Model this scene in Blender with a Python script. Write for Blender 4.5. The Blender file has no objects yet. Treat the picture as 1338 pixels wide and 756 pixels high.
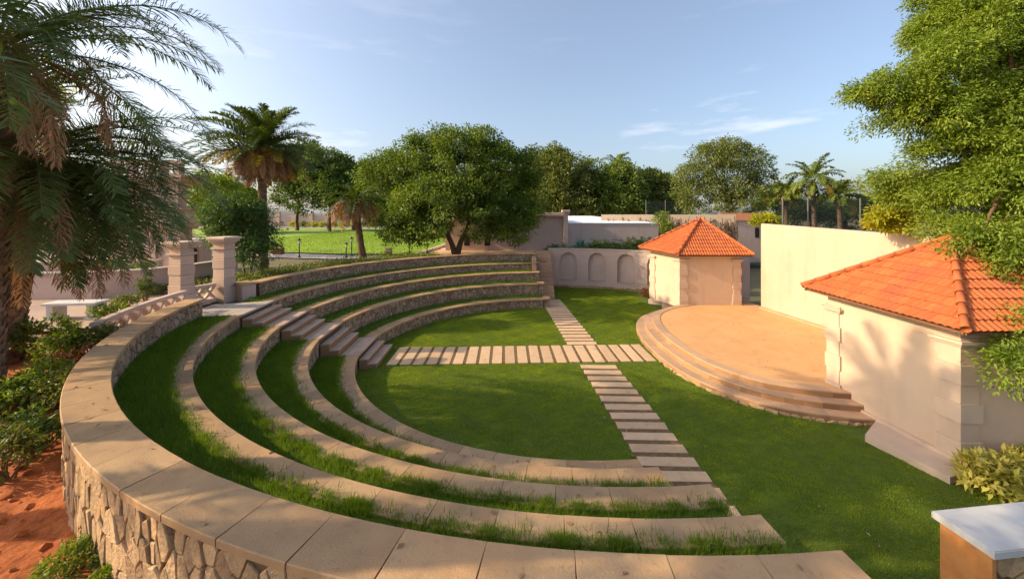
import bpy, math, random
import numpy as np
from mathutils import Vector
random.seed(7); rng = np.random.default_rng(7)
sc = bpy.context.scene
COL = sc.collection
rad = math.radians
# ------------------------------------------------------------------ camera
CAMH = 4.70
cd = bpy.data.cameras.new('camera'); cam = bpy.data.objects.new('camera', cd); COL.objects.link(cam)
cd.sensor_width = 36; cd.lens = 498.44 / 1338 * 36
cd.shift_x = -11 / 1338; cd.shift_y = -97 / 1338
cd.clip_start = 0.1; cd.clip_end = 3000
cam.location = (0, 0, CAMH); cam.rotation_euler = (rad(90), 0, 0)
sc.camera = cam
# ------------------------------------------------------------------ light
SUN_EL = rad(27); SUN_TH = math.atan(0.08)
sd = Vector((math.cos(SUN_EL) * math.cos(SUN_TH), math.cos(SUN_EL) * math.sin(SUN_TH), -math.sin(SUN_EL)))
sl = bpy.data.lights.new('sun', 'SUN'); sl.energy = 3.7; sl.angle = rad(0.55); sl.color = (1.0, 0.79, 0.50)
so = bpy.data.objects.new('sun', sl); COL.objects.link(so); so.location = (-60, -5, 30)
so.rotation_euler = sd.to_track_quat('-Z', 'Y').to_euler()
w = bpy.data.worlds.new("World"); sc.world = w; w.use_nodes = True
nt = w.node_tree; nt.nodes.clear()
out = nt.nodes.new('ShaderNodeOutputWorld'); bg = nt.nodes.new('ShaderNodeBackground')
sky = nt.nodes.new('ShaderNodeTexSky'); sky.sky_type = 'NISHITA'; sky.sun_disc = False
sky.sun_elevation = SUN_EL; sky.sun_rotation = math.atan2(-sd.x, -sd.y); sky.altitude = 100
sky.air_density = 1.0; sky.dust_density = 4.0; sky.ozone_density = 1.5
tc = nt.nodes.new('ShaderNodeTexCoord'); mp = nt.nodes.new('ShaderNodeMapping')
mp.inputs['Scale'].default_value = (1.0, 1.0, 5.5)
no = nt.nodes.new('ShaderNodeTexNoise'); no.inputs['Scale'].default_value = 2.6; no.inputs['Detail'].default_value = 8
no.inputs['Roughness'].default_value = 0.62
rp = nt.nodes.new('ShaderNodeValToRGB'); rp.color_ramp.elements[0].position = 0.55; rp.color_ramp.elements[1].position = 0.78
sep = nt.nodes.new('ShaderNodeSeparateXYZ')
fade = nt.nodes.new('ShaderNodeMapRange'); fade.inputs['From Min'].default_value = 0.02; fade.inputs['From Max'].default_value = 0.42
fade.inputs['To Min'].default_value = 0.75; fade.inputs['To Max'].default_value = 0.10
mul = nt.nodes.new('ShaderNodeMath'); mul.operation = 'MULTIPLY'
mix = nt.nodes.new('ShaderNodeMixRGB'); mix.inputs['Color2'].default_value = (6.6, 6.1, 6.0, 1)
L = nt.links.new
L(tc.outputs['Generated'], mp.inputs['Vector']); L(mp.outputs[0], no.inputs['Vector']); L(no.outputs['Fac'], rp.inputs[0])
L(tc.outputs['Generated'], sep.inputs[0]); L(sep.outputs['Z'], fade.inputs['Value'])
L(rp.outputs[0], mul.inputs[0]); L(fade.outputs[0], mul.inputs[1]); L(mul.outputs[0], mix.inputs['Fac'])
hz_ = nt.nodes.new('ShaderNodeMixRGB'); hz_.inputs['Fac'].default_value = 0.10; hz_.inputs['Color2'].default_value = (4.6, 4.9, 5.6, 1)
L(sky.outputs[0], hz_.inputs['Color1']); L(hz_.outputs[0], mix.inputs['Color1']); L(mix.outputs[0], bg.inputs['Color']); L(bg.outputs[0], out.inputs['Surface'])
bg.inputs['Strength'].default_value = 0.15
sc.view_settings.view_transform = 'Standard'; sc.view_settings.look = 'None'
sc.view_settings.gamma = 1; sc.view_settings.exposure = 0.70
sc.render.engine = 'CYCLES'
# ------------------------------------------------------------------ helpers
def tag(o, label=None, cat=None, group=None, kind=None):
    if label: o['label'] = label
    if cat: o['category'] = cat
    if group: o['group'] = group
    if kind: o['kind'] = kind
    return o
def empty(name, loc, label, cat, group=None, rz=0):
    o = bpy.data.objects.new(name, None); COL.objects.link(o); o.location = loc; o.rotation_euler = (0, 0, rz)
    o.empty_display_size = .2
    return tag(o, label, cat, group)
def copy_tree(o, parent=None):
    c = o.copy(); COL.objects.link(c); c.parent = parent
    for ch in list(o.children): copy_tree(ch, c)
    return c
class MB:
    def __init__(s): s.v = []; s.f = []; s.t = []
    def add(s, vs, fs, tone=0.5):
        n = len(s.v); s.v += [tuple(p) for p in vs]; s.f += [tuple(i + n for i in f) for f in fs]
        s.t += [tone] * len(vs)
    def box(s, c, d, rz=0, tone=0.5, ch=0.0):
        x, y, z = [k / 2 for k in d]; cs, sn = math.cos(rz), math.sin(rz)
        if ch <= 0:
            P = [(-x, -y, -z), (x, -y, -z), (x, y, -z), (-x, y, -z), (-x, -y, z), (x, -y, z), (x, y, z), (-x, y, z)]
            F = [(0, 3, 2, 1), (4, 5, 6, 7), (0, 1, 5, 4), (1, 2, 6, 5), (2, 3, 7, 6), (3, 0, 4, 7)]
        else:
            P = [(-x, -y, -z), (x, -y, -z), (x, y, -z), (-x, y, -z), (-x, -y, z - ch), (x, -y, z - ch), (x, y, z - ch), (-x, y, z - ch),
                 (-x + ch, -y + ch, z), (x - ch, -y + ch, z), (x - ch, y - ch, z), (-x + ch, y - ch, z)]
            F = [(0, 3, 2, 1), (0, 1, 5, 4), (1, 2, 6, 5), (2, 3, 7, 6), (3, 0, 4, 7), (4, 5, 9, 8), (5, 6, 10, 9), (6, 7, 11, 10), (7, 4, 8, 11), (8, 9, 10, 11)]
        s.add([(c[0] + p[0] * cs - p[1] * sn, c[1] + p[0] * sn + p[1] * cs, c[2] + p[2]) for p in P], F, tone)
    def prism(s, poly, z0, z1, tone=0.5):
        a = sum(poly[i][0] * poly[(i + 1) % len(poly)][1] - poly[(i + 1) % len(poly)][0] * poly[i][1] for i in range(len(poly)))
        if a < 0: poly = poly[::-1]
        n = len(poly)
        zt = z1 if isinstance(z1, (list, tuple)) else [z1] * n
        if a < 0 and isinstance(z1, (list, tuple)): zt = list(z1)[::-1]
        s.add([(p[0], p[1], z0) for p in poly] + [(p[0], p[1], zt[i]) for i, p in enumerate(poly)],
              [tuple(range(n))[::-1], tuple(range(n, 2 * n))] + [(i, (i + 1) % n, n + (i + 1) % n, n + i) for i in range(n)], tone)
    def sweep(s, path, prof, tone=0.5):
        # path (x,y) polyline; profile (d,z) closed polygon, d to the left-hand normal of travel is negative (outward = right)
        n = len(path); m = len(prof); V = []
        for i, p in enumerate(path):
            a = path[max(i - 1, 0)]; b = path[min(i + 1, n - 1)]
            tx, ty = b[0] - a[0], b[1] - a[1]; l = math.hypot(tx, ty) or 1; nx, ny = ty / l, -tx / l
            for d, z in prof: V.append((p[0] + nx * d, p[1] + ny * d, z))
        F = [(i * m + j, i * m + (j + 1) % m, (i + 1) * m + (j + 1) % m, (i + 1) * m + j) for i in range(n - 1) for j in range(m)]
        F += [tuple(range(m))[::-1], tuple(range((n - 1) * m, n * m))]
        s.add(V, F, tone)
    def tube(s, pts, rs, n=8, tone=0.5, cap=True):
        V = []; F = []
        up = Vector((0.13, 0.29, 0.95))
        for i, p in enumerate(pts):
            a = Vector(pts[max(i - 1, 0)]); b = Vector(pts[min(i + 1, len(pts) - 1)])
            t = (b - a).normalized(); u = t.cross(up if abs(t.dot(up)) < .95 else Vector((1, 0, 0))).normalized(); v = t.cross(u)
            for k in range(n):
                A = 2 * math.pi * k / n; V.append(tuple(Vector(p) + (u * math.cos(A) + v * math.sin(A)) * rs[i]))
        for i in range(len(pts) - 1):
            for k in range(n): F.append((i * n + k, i * n + (k + 1) % n, (i + 1) * n + (k + 1) % n, (i + 1) * n + k))
        if cap: F += [tuple(range(n)), tuple(range((len(pts) - 1) * n, len(pts) * n))]
        s.add(V, F, tone)
    def lathe(s, prof, c=(0, 0), n=16, tone=0.5):
        s_v = []; F = []; m = len(prof)
        for r, z in prof:
            for k in range(n): s_v.append((c[0] + r * math.cos(2 * math.pi * k / n), c[1] + r * math.sin(2 * math.pi * k / n), z))
        for i in range(m - 1):
            for k in range(n): F.append((i * n + k, i * n + (k + 1) % n, (i + 1) * n + (k + 1) % n, (i + 1) * n + k))
        F += [tuple(range(n))[::-1], tuple(range((m - 1) * n, m * n))]
        s.add(s_v, F, tone)
    def build(s, name, mat, parent=None, smooth=False, recalc=False):
        me = bpy.data.meshes.new(name); me.from_pydata(s.v, [], s.f); me.materials.append(mat)
        at = me.attributes.new('tone', 'FLOAT', 'POINT'); at.data.foreach_set('value', np.array(s.t, dtype=np.float32))
        if recalc:
            import bmesh
            b = bmesh.new(); b.from_mesh(me); bmesh.ops.recalc_face_normals(b, faces=b.faces); b.to_mesh(me); b.free()
        if smooth: me.polygons.foreach_set('use_smooth', [True] * len(me.polygons))
        o = bpy.data.objects.new(name, me); COL.objects.link(o)
        if parent is not None:
            o.parent = parent
            W = parent_world(parent)
            o.matrix_parent_inverse = W.inverted()
        return o
def parent_world(p):
    from mathutils import Matrix
    m = Matrix.LocRotScale(p.location, p.rotation_euler, p.scale)
    if p.parent: m = parent_world(p.parent) @ p.matrix_parent_inverse @ m
    return m
def np_mesh(name, V, F, mat, parent=None, tone=None, smooth=False):
    """V (n,3), F (m,k) arrays -> object"""
    me = bpy.data.meshes.new(name); n = len(V); m, k = F.shape
    me.vertices.add(n); me.vertices.foreach_set('co', V.astype(np.float32).ravel())
    me.loops.add(m * k); me.loops.foreach_set('vertex_index', F.astype(np.int32).ravel())
    me.polygons.add(m); me.polygons.foreach_set('loop_start', np.arange(0, m * k, k, dtype=np.int32))
    me.polygons.foreach_set('loop_total', np.full(m, k, dtype=np.int32))
    if smooth: me.polygons.foreach_set('use_smooth', np.ones(m, dtype=bool))
    me.materials.append(mat)
    if tone is not None:
        at = me.attributes.new('tone', 'FLOAT', 'POINT'); at.data.foreach_set('value', tone.astype(np.float32))
    me.update(calc_edges=True)
    o = bpy.data.objects.new(name, me); COL.objects.link(o)
    if parent is not None:
        o.parent = parent; o.matrix_parent_inverse = parent_world(parent).inverted()
    return o
# ------------------------------------------------------------------ materials
def mat(name, c1, c2, rough=0.85, nscale=4.0, ndet=6, tone=0.5, bump=0.0, bscale=30, spots=None, trans=0.0, tint=None, spec=0.3):
    """c1/c2 mixed by noise and the per-piece 'tone' attribute."""
    m = bpy.data.materials.new(name); m.use_nodes = True; t = m.node_tree; N = t.nodes; lk = t.links.new
    b = N['Principled BSDF']; b.inputs['Roughness'].default_value = rough; b.inputs['Specular IOR Level'].default_value = spec
    g = N.new('ShaderNodeNewGeometry'); nz = N.new('ShaderNodeTexNoise'); nz.inputs['Scale'].default_value = nscale
    nz.inputs['Detail'].default_value = ndet; nz.inputs['Roughness'].default_value = 0.6
    lk(g.outputs['Position'], nz.inputs['Vector'])
    at = N.new('ShaderNodeAttribute'); at.attribute_name = 'tone'
    mr = N.new('ShaderNodeMapRange'); mr.inputs['From Min'].default_value = 0.3; mr.inputs['From Max'].default_value = 0.7
    lk(nz.outputs['Fac'], mr.inputs['Value'])
    mx = N.new('ShaderNodeMix'); mx.data_type = 'FLOAT'; mx.inputs['Factor'].default_value = tone
    lk(mr.outputs[0], mx.inputs[2]); lk(at.outputs['Fac'], mx.inputs[3])
    cm = N.new('ShaderNodeMixRGB'); cm.inputs['Color1'].default_value = (*c1, 1); cm.inputs['Color2'].default_value = (*c2, 1)
    lk(mx.outputs[0], cm.inputs['Fac']); col = cm.outputs[0]
    if spots:
        for (sc_, th, c, amt) in spots:
            n2 = N.new('ShaderNodeTexNoise'); n2.inputs['Scale'].default_value = sc_; n2.inputs['Detail'].default_value = 5
            lk(g.outputs['Position'], n2.inputs['Vector'])
            r2 = N.new('ShaderNodeMapRange'); r2.inputs['From Min'].default_value = th; r2.inputs['From Max'].default_value = th + .16
            r2.inputs['To Max'].default_value = amt
            lk(n2.outputs['Fac'], r2.inputs['Value'])
            c2_ = N.new('ShaderNodeMixRGB'); c2_.inputs['Color2'].default_value = (*c, 1)
            lk(r2.outputs[0], c2_.inputs['Fac']); lk(col, c2_.inputs['Color1']); col = c2_.outputs[0]
    if 'plaster' in name:
        mpn = N.new('ShaderNodeMapping'); mpn.inputs['Scale'].default_value = (2.2, 2.2, .3); lk(g.outputs['Position'], mpn.inputs['Vector'])
        n5 = N.new('ShaderNodeTexNoise'); n5.inputs['Scale'].default_value = 1.0; n5.inputs['Detail'].default_value = 6; lk(mpn.outputs[0], n5.inputs['Vector'])
        r5 = N.new('ShaderNodeMapRange'); r5.inputs['From Min'].default_value = .52; r5.inputs['From Max'].default_value = .75; r5.inputs['To Max'].default_value = .22; lk(n5.outputs['Fac'], r5.inputs['Value'])
        c5 = N.new('ShaderNodeMixRGB'); c5.inputs['Color2'].default_value = (c1[0] * .55, c1[1] * .5, c1[2] * .48, 1); lk(r5.outputs[0], c5.inputs['Fac']); lk(col, c5.inputs['Color1']); col = c5.outputs[0]
    lk(col, b.inputs['Base Color'])
    if bump > 0:
        n3 = N.new('ShaderNodeTexNoise'); n3.inputs['Scale'].default_value = bscale; n3.inputs['Detail'].default_value = 7
        lk(g.outputs['Position'], n3.inputs['Vector'])
        bp = N.new('ShaderNodeBump'); bp.inputs['Strength'].default_value = bump; bp.inputs['Distance'].default_value = 0.02
        lk(n3.outputs['Fac'], bp.inputs['Height']); lk(bp.outputs[0], b.inputs['Normal'])
    if trans > 0:
        tr = N.new('ShaderNodeBsdfTranslucent'); ms = N.new('ShaderNodeMixShader'); ms.inputs[0].default_value = trans
        tc_ = N.new('ShaderNodeMixRGB'); tc_.blend_type = 'MULTIPLY'; tc_.inputs['Fac'].default_value = 1
        tc_.inputs['Color2'].default_value = (*(tint or (1.5, 1.5, .5)), 1); lk(col, tc_.inputs['Color1']); lk(tc_.outputs[0], tr.inputs['Color'])
        o = N['Material Output']; lk(b.outputs[0], ms.inputs[1]); lk(tr.outputs[0], ms.inputs[2]); lk(ms.outputs[0], o.inputs['Surface'])
    return m
M = {}
M['coping'] = mat('sandstone_coping', (.34, .20, .10), (.55, .36, .19), .7, 3.0, 8, .6, .25, 60, [(1.4, .50, (.24, .16, .10), .5), (22, .60, (.18, .12, .08), .5), (.6, .5, (.52, .27, .12), .5), (5, .56, (.22, .15, .10), .35)])
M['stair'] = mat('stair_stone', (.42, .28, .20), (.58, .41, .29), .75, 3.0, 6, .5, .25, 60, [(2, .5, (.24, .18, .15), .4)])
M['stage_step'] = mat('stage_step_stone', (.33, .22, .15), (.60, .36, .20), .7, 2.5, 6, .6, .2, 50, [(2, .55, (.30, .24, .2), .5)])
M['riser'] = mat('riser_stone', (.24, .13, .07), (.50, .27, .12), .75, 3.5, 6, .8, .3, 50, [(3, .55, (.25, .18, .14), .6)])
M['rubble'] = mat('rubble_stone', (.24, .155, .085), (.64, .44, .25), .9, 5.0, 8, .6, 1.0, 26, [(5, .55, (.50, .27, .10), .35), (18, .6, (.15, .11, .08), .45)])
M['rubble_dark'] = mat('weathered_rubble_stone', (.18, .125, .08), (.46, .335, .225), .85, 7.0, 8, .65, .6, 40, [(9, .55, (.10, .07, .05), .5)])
M['mortar'] = mat('mortar', (.10, .055, .03), (.19, .11, .06), .95, 9, 6, .2, .5, 60)
M['slab'] = mat('paving_slab', (.50, .33, .19), (.68, .47, .29), .8, 5.0, 6, .6, .3, 70, [(4, .58, (.33, .22, .15), .5)])
M['stagefloor'] = mat('stage_floor', (.57, .30, .125), (.65, .37, .165), .7, 1.2, 8, .0, .08, 40, [(2.5, .55, (.50, .24, .10), .5)])
M['plaster'] = mat('cream_plaster', (.56, .41, .29), (.63, .47, .34), .85, .8, 8, .0, .12, 25, [(.9, .56, (.50, .36, .26), .45), (3, .62, (.48, .34, .25), .35)])
M['plaster_high'] = mat('pale_cream_plaster', (.46, .355, .26), (.54, .42, .31), .85, .6, 8, .0, .1, 20, [(.7, .58, (.47, .35, .24), .5)])
M['plaster_pink'] = mat('pink_plaster', (.50, .37, .32), (.57, .43, .36), .85, .8, 8, .0, .15, 25, [(.8, .55, (.42, .30, .26), .5), (3, .6, (.40, .29, .26), .3)])
M['trim'] = mat('stone_trim', (.52, .38, .28), (.62, .47, .35), .8, 4, 6, .5, .2, 60, [(3, .6, (.40, .29, .22), .4)])
M['column'] = mat('pink_stone', (.50, .36, .29), (.64, .48, .38), .8, 4, 6, .6, .2, 60, [(3, .6, (.40, .28, .22), .4)])
M['greystone'] = mat('grey_stone', (.45, .44, .43), (.62, .61, .59), .7, 2.5, 6, .2, .1, 40, [(3, .55, (.36, .34, .32), .5)])
M['greyslab'] = mat('pale_grey_slab', (.38, .31, .26), (.52, .44, .37), .6, 2.5, 6, .5, .1, 40)
M['sunlit_orange'] = mat('sunlit_orange_face', (.50, .19, .05), (.62, .28, .09), .8, 5, 6, .2, .2, 40, [(6, .55, (.34, .14, .05), .5)])  # warm sunlight on the wall end, put into the base colour
M['tile'] = mat('terracotta_tile', (.42, .105, .035), (.58, .165, .052), .85, 6, 6, .7, .25, 50, [(1.3, .52, (.34, .10, .05), .6), (7, .62, (.60, .24, .09), .5), (14, .64, (.20, .08, .045), .5)])
M['soil'] = mat('red_soil', (.28, .075, .022), (.50, .155, .05), .95, 5, 10, .0, 1.0, 14, [(3, .55, (.15, .045, .02), .5), (16, .6, (.5, .2, .09), .4)])
M['ground'] = mat('ground_dry', (.10, .10, .04), (.20, .15, .08), .95, .3, 8, .0, .4, 8)
M['turf'] = mat('turf_base', (.06, .10, .010), (.12, .17, .018), .95, 2.2, 8, .0, .8, 30, [(1.0, .5, (.12, .14, .02), .5)])
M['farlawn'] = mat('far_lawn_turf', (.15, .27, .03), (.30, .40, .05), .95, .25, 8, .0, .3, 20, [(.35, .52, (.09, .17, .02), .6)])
M['plaza'] = mat('plaza_paving', (.36, .25, .19), (.47, .33, .25), .85, .9, 8, .0, .15, 30, [(.7, .55, (.27, .19, .15), .5)])
M['drive'] = mat('driveway_paving', (.56, .34, .19), (.66, .42, .25), .85, .9, 8, .0, .15, 30)
M['path'] = mat('garden_path_concrete', (.34, .30, .28), (.44, .39, .36), .85, .9, 8, .0, .15, 30)
M['bark'] = mat('bark', (.10, .055, .03), (.24, .14, .08), .95, 9, 8, .2, .9, 25)
M['palmbark'] = mat('palm_bark', (.10, .065, .04), (.34, .22, .14), .95, 12, 6, .75, .8, 30)
M['blackmetal'] = mat('black_metal', (.02, .02, .02), (.04, .04, .04), .5, 9)
M['greymetal'] = mat('grey_metal', (.10, .10, .09), (.16, .15, .14), .6, 9)
M['lampglass'] = mat('lamp_glass', (.6, .6, .55), (.7, .7, .62), .3, 9)
M['whiteroof'] = mat('white_roof', (.66, .68, .72), (.78, .80, .84), .6, 1)
M['woodbox'] = mat('brown_planter', (.16, .07, .035), (.26, .12, .06), .8, 8)
M['dark'] = mat('dark_opening', (.015, .012, .01), (.03, .025, .02), .6, 3)
M['brownroof'] = mat('brown_roof', (.26, .10, .05), (.34, .14, .07), .8, 3)
def leafmat(name, c1, c2, tr=.35, tint=(1.6, 1.5, .45), rough=.5, tone=.85): return mat(name, c1, c2, rough, 1.2, 3, tone, 0, 30, None, tr, tint, .35)
M['grass'] = leafmat('grass_blades', (.055, .12, .007), (.33, .41, .03), .5, rough=.65)
M['grass_t'] = leafmat('terrace_grass_blades', (.05, .115, .009), (.22, .32, .028), .45, rough=.6)
M['leaf_mid'] = leafmat('broad_leaves', (.042, .085, .013), (.20, .275, .035))
M['leaf_bright'] = leafmat('bright_leaves', (.09, .16, .014), (.27, .34, .035))
M['leaf_dark'] = leafmat('dark_leaves', (.05, .09, .018), (.13, .19, .035), .3)
M['leaf_bg'] = leafmat('distant_leaves', (.09, .14, .024), (.23, .30, .05), .3)
M['leaf_olive'] = leafmat('olive_leaves', (.08, .11, .022), (.20, .23, .05), .3)
M['leaf_yellow'] = leafmat('yellow_green_leaves', (.24, .27, .012), (.42, .40, .02), .35)
M['leaf_lime'] = leafmat('variegated_leaves', (.22, .26, .03), (.62, .52, .12), .3)
M['leaf_blue'] = leafmat('bamboo_like_leaves', (.045, .10, .025), (.11, .19, .05), .35)
M['leaf_red'] = leafmat('reddish_leaves', (.12, .05, .02), (.26, .12, .05), .3, (1.3, 1, .6))
M['palm'] = leafmat('palm_leaflets', (.055, .095, .025), (.18, .24, .065), .25)
M['palm2'] = leafmat('date_palm_leaflets', (.04, .075, .018), (.11, .15, .03), .3)
M['palmy'] = leafmat('yellowing_palm_leaflets', (.22, .18, .02), (.42, .30, .03), .3, (1.3, 1.1, .5))
M['palmdead'] = leafmat('dead_palm_leaflets', (.26, .15, .08), (.52, .33, .18), .2, (1.2, 1.0, .7), .8)
M['coco'] = leafmat('coconut_leaflets', (.08, .13, .02), (.24, .28, .045), .3)
M['agave'] = leafmat('blue_green_leaves', (.10, .20, .15), (.22, .33, .25), .2, (1, 1, 1))
net = bpy.data.materials.new('dark_netting'); net.use_nodes = True
_t = net.node_tree; _b = _t.nodes['Principled BSDF']; _b.inputs['Base Color'].default_value = (.03, .04, .035, 1); _b.inputs['Alpha'].default_value = .5; _b.inputs['Roughness'].default_value = .9
M['net'] = net
# ------------------------------------------------------------------ geometry of the amphitheatre
CX, CY = 1.2747, 12.9528
R = [6.356, 7.435, 8.462, 9.433, 10.365]          # inner lips of the four seats and the parapet
H = [0.45, 1.03, 1.49, 1.89, 2.38]
WD = [.42, .40, .38, .36, .40]
WN = [.40, .35, .31, .27, .40]
def pol(r, a): return (CX + r * math.cos(rad(a)), CY + r * math.sin(rad(a)))
def arc(r, a0, a1, step=1.0):
    n = max(2, int(abs(a1 - a0) / step) + 1)
    return [pol(r, a0 + (a1 - a0) * i / (n - 1)) for i in range(n)]
def px(u, v, h=0):
    Z = 498.44 * (CAMH - h) / (v - 281.04); return ((u - 680) * Z / 498.44, Z)
# Voronoi rubble masonry on a developed surface
def clip(poly, nx, ny, c):
    o = []
    for i in range(len(poly)):
        a = poly[i]; b = poly[(i + 1) % len(poly)]
        da = a[0] * nx + a[1] * ny - c; db = b[0] * nx + b[1] * ny - c
        if da <= 0: o.append(a)
        if (da < 0 < db) or (db < 0 < da):
            t = da / (da - db); o.append((a[0] + (b[0] - a[0]) * t, a[1] + (b[1] - a[1]) * t))
    return o
def stones(mb, fmap, s0, s1, h0, h1, cw, ch, thick=.03, gap=.012, rnd=None):
    rnd = rnd or random.Random(11)
    nx = max(1, round((s1 - s0) / cw)); ny = max(1, round((h1 - h0) / ch)); dx = (s1 - s0) / nx; dy = (h1 - h0) / ny
    G = {}
    for i in range(-1, nx + 1):
        for j in range(-1, ny + 1):
            G[i, j] = (s0 + (i + .5 + rnd.uniform(-.42, .42) + (.5 if j % 2 else 0)) * dx, h0 + (j + .5 + rnd.uniform(-.4, .4)) * dy)
    asp = (dx / dy)
    for (i, j), (x, y) in list(G.items()):
        if not (-1 <= i <= nx and 0 <= j < ny): continue
        P = [(s0, h0), (s1, h0), (s1, h1), (s0, h1)]
        for di in range(-2, 3):
            for dj in range(-2, 3):
                if (di or dj) and (i + di, j + dj) in G:
                    X, Y = G[i + di, j + dj]; ex, ey = X - x, (Y - y) * asp * asp
                    c = ex * (X + x) / 2 + ey * (Y + y) / 2
                    P = clip(P, ex, ey, c)
                    if len(P) < 3: break
            if len(P) < 3: break
        if len(P) < 3: continue
        cx = sum(p[0] for p in P) / len(P); cy = sum(p[1] for p in P) / len(P)
        ar = abs(sum(P[k][0] * P[(k + 1) % len(P)][1] - P[(k + 1) % len(P)][0] * P[k][1] for k in range(len(P)))) / 2
        if ar < .0012: continue
        rr = math.sqrt(ar)
        f0 = max(.4, 1 - 1.6 * gap / rr); f1 = f0 - .06; th = thick * rnd.uniform(.55, 1.25)
        tx, ty = rnd.uniform(-.12, .12), rnd.uniform(-.08, .08)
        n = len(P); V = []; Pr = [(p[0] + rnd.uniform(-.05, .05) * rr, p[1] + rnd.uniform(-.05, .05) * rr) for p in P]
        for fz, d in ((f0, -.02), (f0, th * .6), (f1, th)):
            for p in Pr:
                sx, sy = cx + (p[0] - cx) * fz, cy + (p[1] - cy) * fz
                V.append(fmap(sx, sy, d + (tx * (sx - cx) + ty * (sy - cy)) * (d > 0)))
        F = []
        for k in range(n):
            q = (k + 1) % n; F += [(k, q, n + q, n + k), (n + k, n + q, 2 * n + q, 2 * n + k)]
        F.append(tuple(range(2 * n, 3 * n)))
        mb.add(V, F, rnd.random())
def coping(mb, r, a0, a1, w, z, t=.06, over=.03, slab=.62, rnd=random, end0=None, end1=None):
    n = max(1, round(abs(rad(a1 - a0)) * r / slab)); g = .0015 / r * 57.3
    for i in range(n):
        b0 = a0 + (a1 - a0) * i / n + g; b1 = a0 + (a1 - a0) * (i + 1) / n - g
        dz = rnd.uniform(-.0025, .0025); c = .008
        # path runs with increasing angle so the right-hand normal points outward
        mb.sweep(arc(r, b0, b1, 1.6), [(-over, z - t + dz), (w + over, z - t + dz), (w + over, z - c + dz), (w + over - c, z + dz), (-over + c, z + dz), (-over, z - c + dz)], rnd.random())
# ------------------------------------------------------------------ setting: ground
def hnoise(x, y, s=1.0):
    return (np.sin(x * 1.7 * s + 1.3 * np.sin(y * 2.1 * s)) + np.sin(y * 2.3 * s + 1.7 * np.sin(x * 1.1 * s + 2)) + .5 * np.sin(x * 5.1 * s + y * 3.7 * s) + .5 * np.sin(y * 6.3 * s - x * 4.1 * s)) / 3
rs_ = np.concatenate([[0.01, 6, 10.55, 10.60, 12.43, 12.47, 14, 16, 20, 26, 34, 48, 70, 110, 200, 400, 900]])
an_ = np.concatenate([np.arange(-84.9, 50, 5), [50.0, 50.05], np.arange(55, 88.2, 3), [88.3, 88.35], np.arange(92, 275, 3), [275.0]])
V = []
for a in an_:
    for r_ in rs_:
        if 50.01 < a <= 88.32: z = -.05 if r_ < 12.45 else 2.1
        elif a > 88.32: z = -.05 if r_ < 10.58 else 1.82
        else: z = -.05
        if a > 200 and r_ > 10.58: z = 1.25 if r_ < 20 else 1.8
        if r_ > 100: z = 1.0
        V.append((CX + r_ * math.cos(rad(a)), CY + r_ * math.sin(rad(a)), z))
nr = len(rs_); na = len(an_)
F = np.array([[i * nr + j, i * nr + j + 1, ((i + 1) % na) * nr + j + 1, ((i + 1) % na) * nr + j] for i in range(na) for j in range(nr - 1)])
tag(np_mesh('ground', np.array(V), F, M['ground']), kind='structure')
def sheet(name, poly, z, m):
    mb = MB(); a = sum(poly[i][0] * poly[(i + 1) % len(poly)][1] - poly[(i + 1) % len(poly)][0] * poly[i][1] for i in range(len(poly)))
    if a < 0: poly = poly[::-1]
    zz = z if isinstance(z, (list, tuple)) else [z] * len(poly)
    mb.add([(p[0], p[1], zz[i]) for i, p in enumerate(poly)], [tuple(range(len(poly)))]); return tag(mb.build(name, m), kind='structure')
# lawn base of the arena: gently uneven turf
xs = np.arange(-5.6, 13, .12); ys = np.arange(.5, 26, .12); XX, YY = np.meshgrid(xs, ys, indexing='ij')
def lawn_z(x, y): return .008 * hnoise(x, y, 1.3) + .006 * hnoise(x + 7, y - 3, 4.1)
ZZ = lawn_z(XX, YY) - .005; nx_, ny_ = XX.shape
Vg = np.stack([XX, YY, ZZ], -1).reshape(-1, 3); idx = np.arange(nx_ * ny_).reshape(nx_, ny_)
Fg = np.stack([idx[:-1, :-1], idx[1:, :-1], idx[1:, 1:], idx[:-1, 1:]], -1).reshape(-1, 4)
cc = Vg[Fg].mean(1); rr_ = np.hypot(cc[:, 0] - CX, cc[:, 1] - CY); aa_ = np.degrees(np.arctan2(cc[:, 1] - CY, cc[:, 0] - CX))
keep = (rr_ < 6.5) | ((cc[:, 0] > CX) & (rr_ < 12.1)) & (cc[:, 0] < 12)
tag(np_mesh('lawn_ground', Vg, Fg[keep], M['turf'], smooth=True), kind='structure')
# red soil at the left of the parapet
xs = np.arange(-14, -2.0, .07); ys = np.arange(1.0, 9.6, .07); XX, YY = np.meshgrid(xs, ys, indexing='ij')
def soil_z(x, y):
    base = 1.40 + .42 * np.clip((y - 4.2) / 4.5, 0, 1)
    return base + .035 * hnoise(x, y, 2.0) + .02 * hnoise(x + 3, y + 5, 6.0) + .012 * hnoise(x + 1, y + 2, 13.0)
ZZ = soil_z(XX, YY) + rng.normal(0, .006, XX.shape); nx_, ny_ = XX.shape
Vg = np.stack([XX, YY, ZZ], -1).reshape(-1, 3); idx = np.arange(nx_ * ny_).reshape(nx_, ny_)
Fg = np.stack([idx[:-1, :-1], idx[1:, :-1], idx[1:, 1:], idx[:-1, 1:]], -1).reshape(-1, 4)
cc = Vg[Fg].mean(1); keep = np.hypot(cc[:, 0] - CX, cc[:, 1] - CY) > 10.62
tag(np_mesh('red_soil', Vg, Fg[keep], M['soil'], smooth=True), kind='structure')
mb = MB()  # scattered clods and twigs lying on the soil
rd = random.Random(5)
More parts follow.
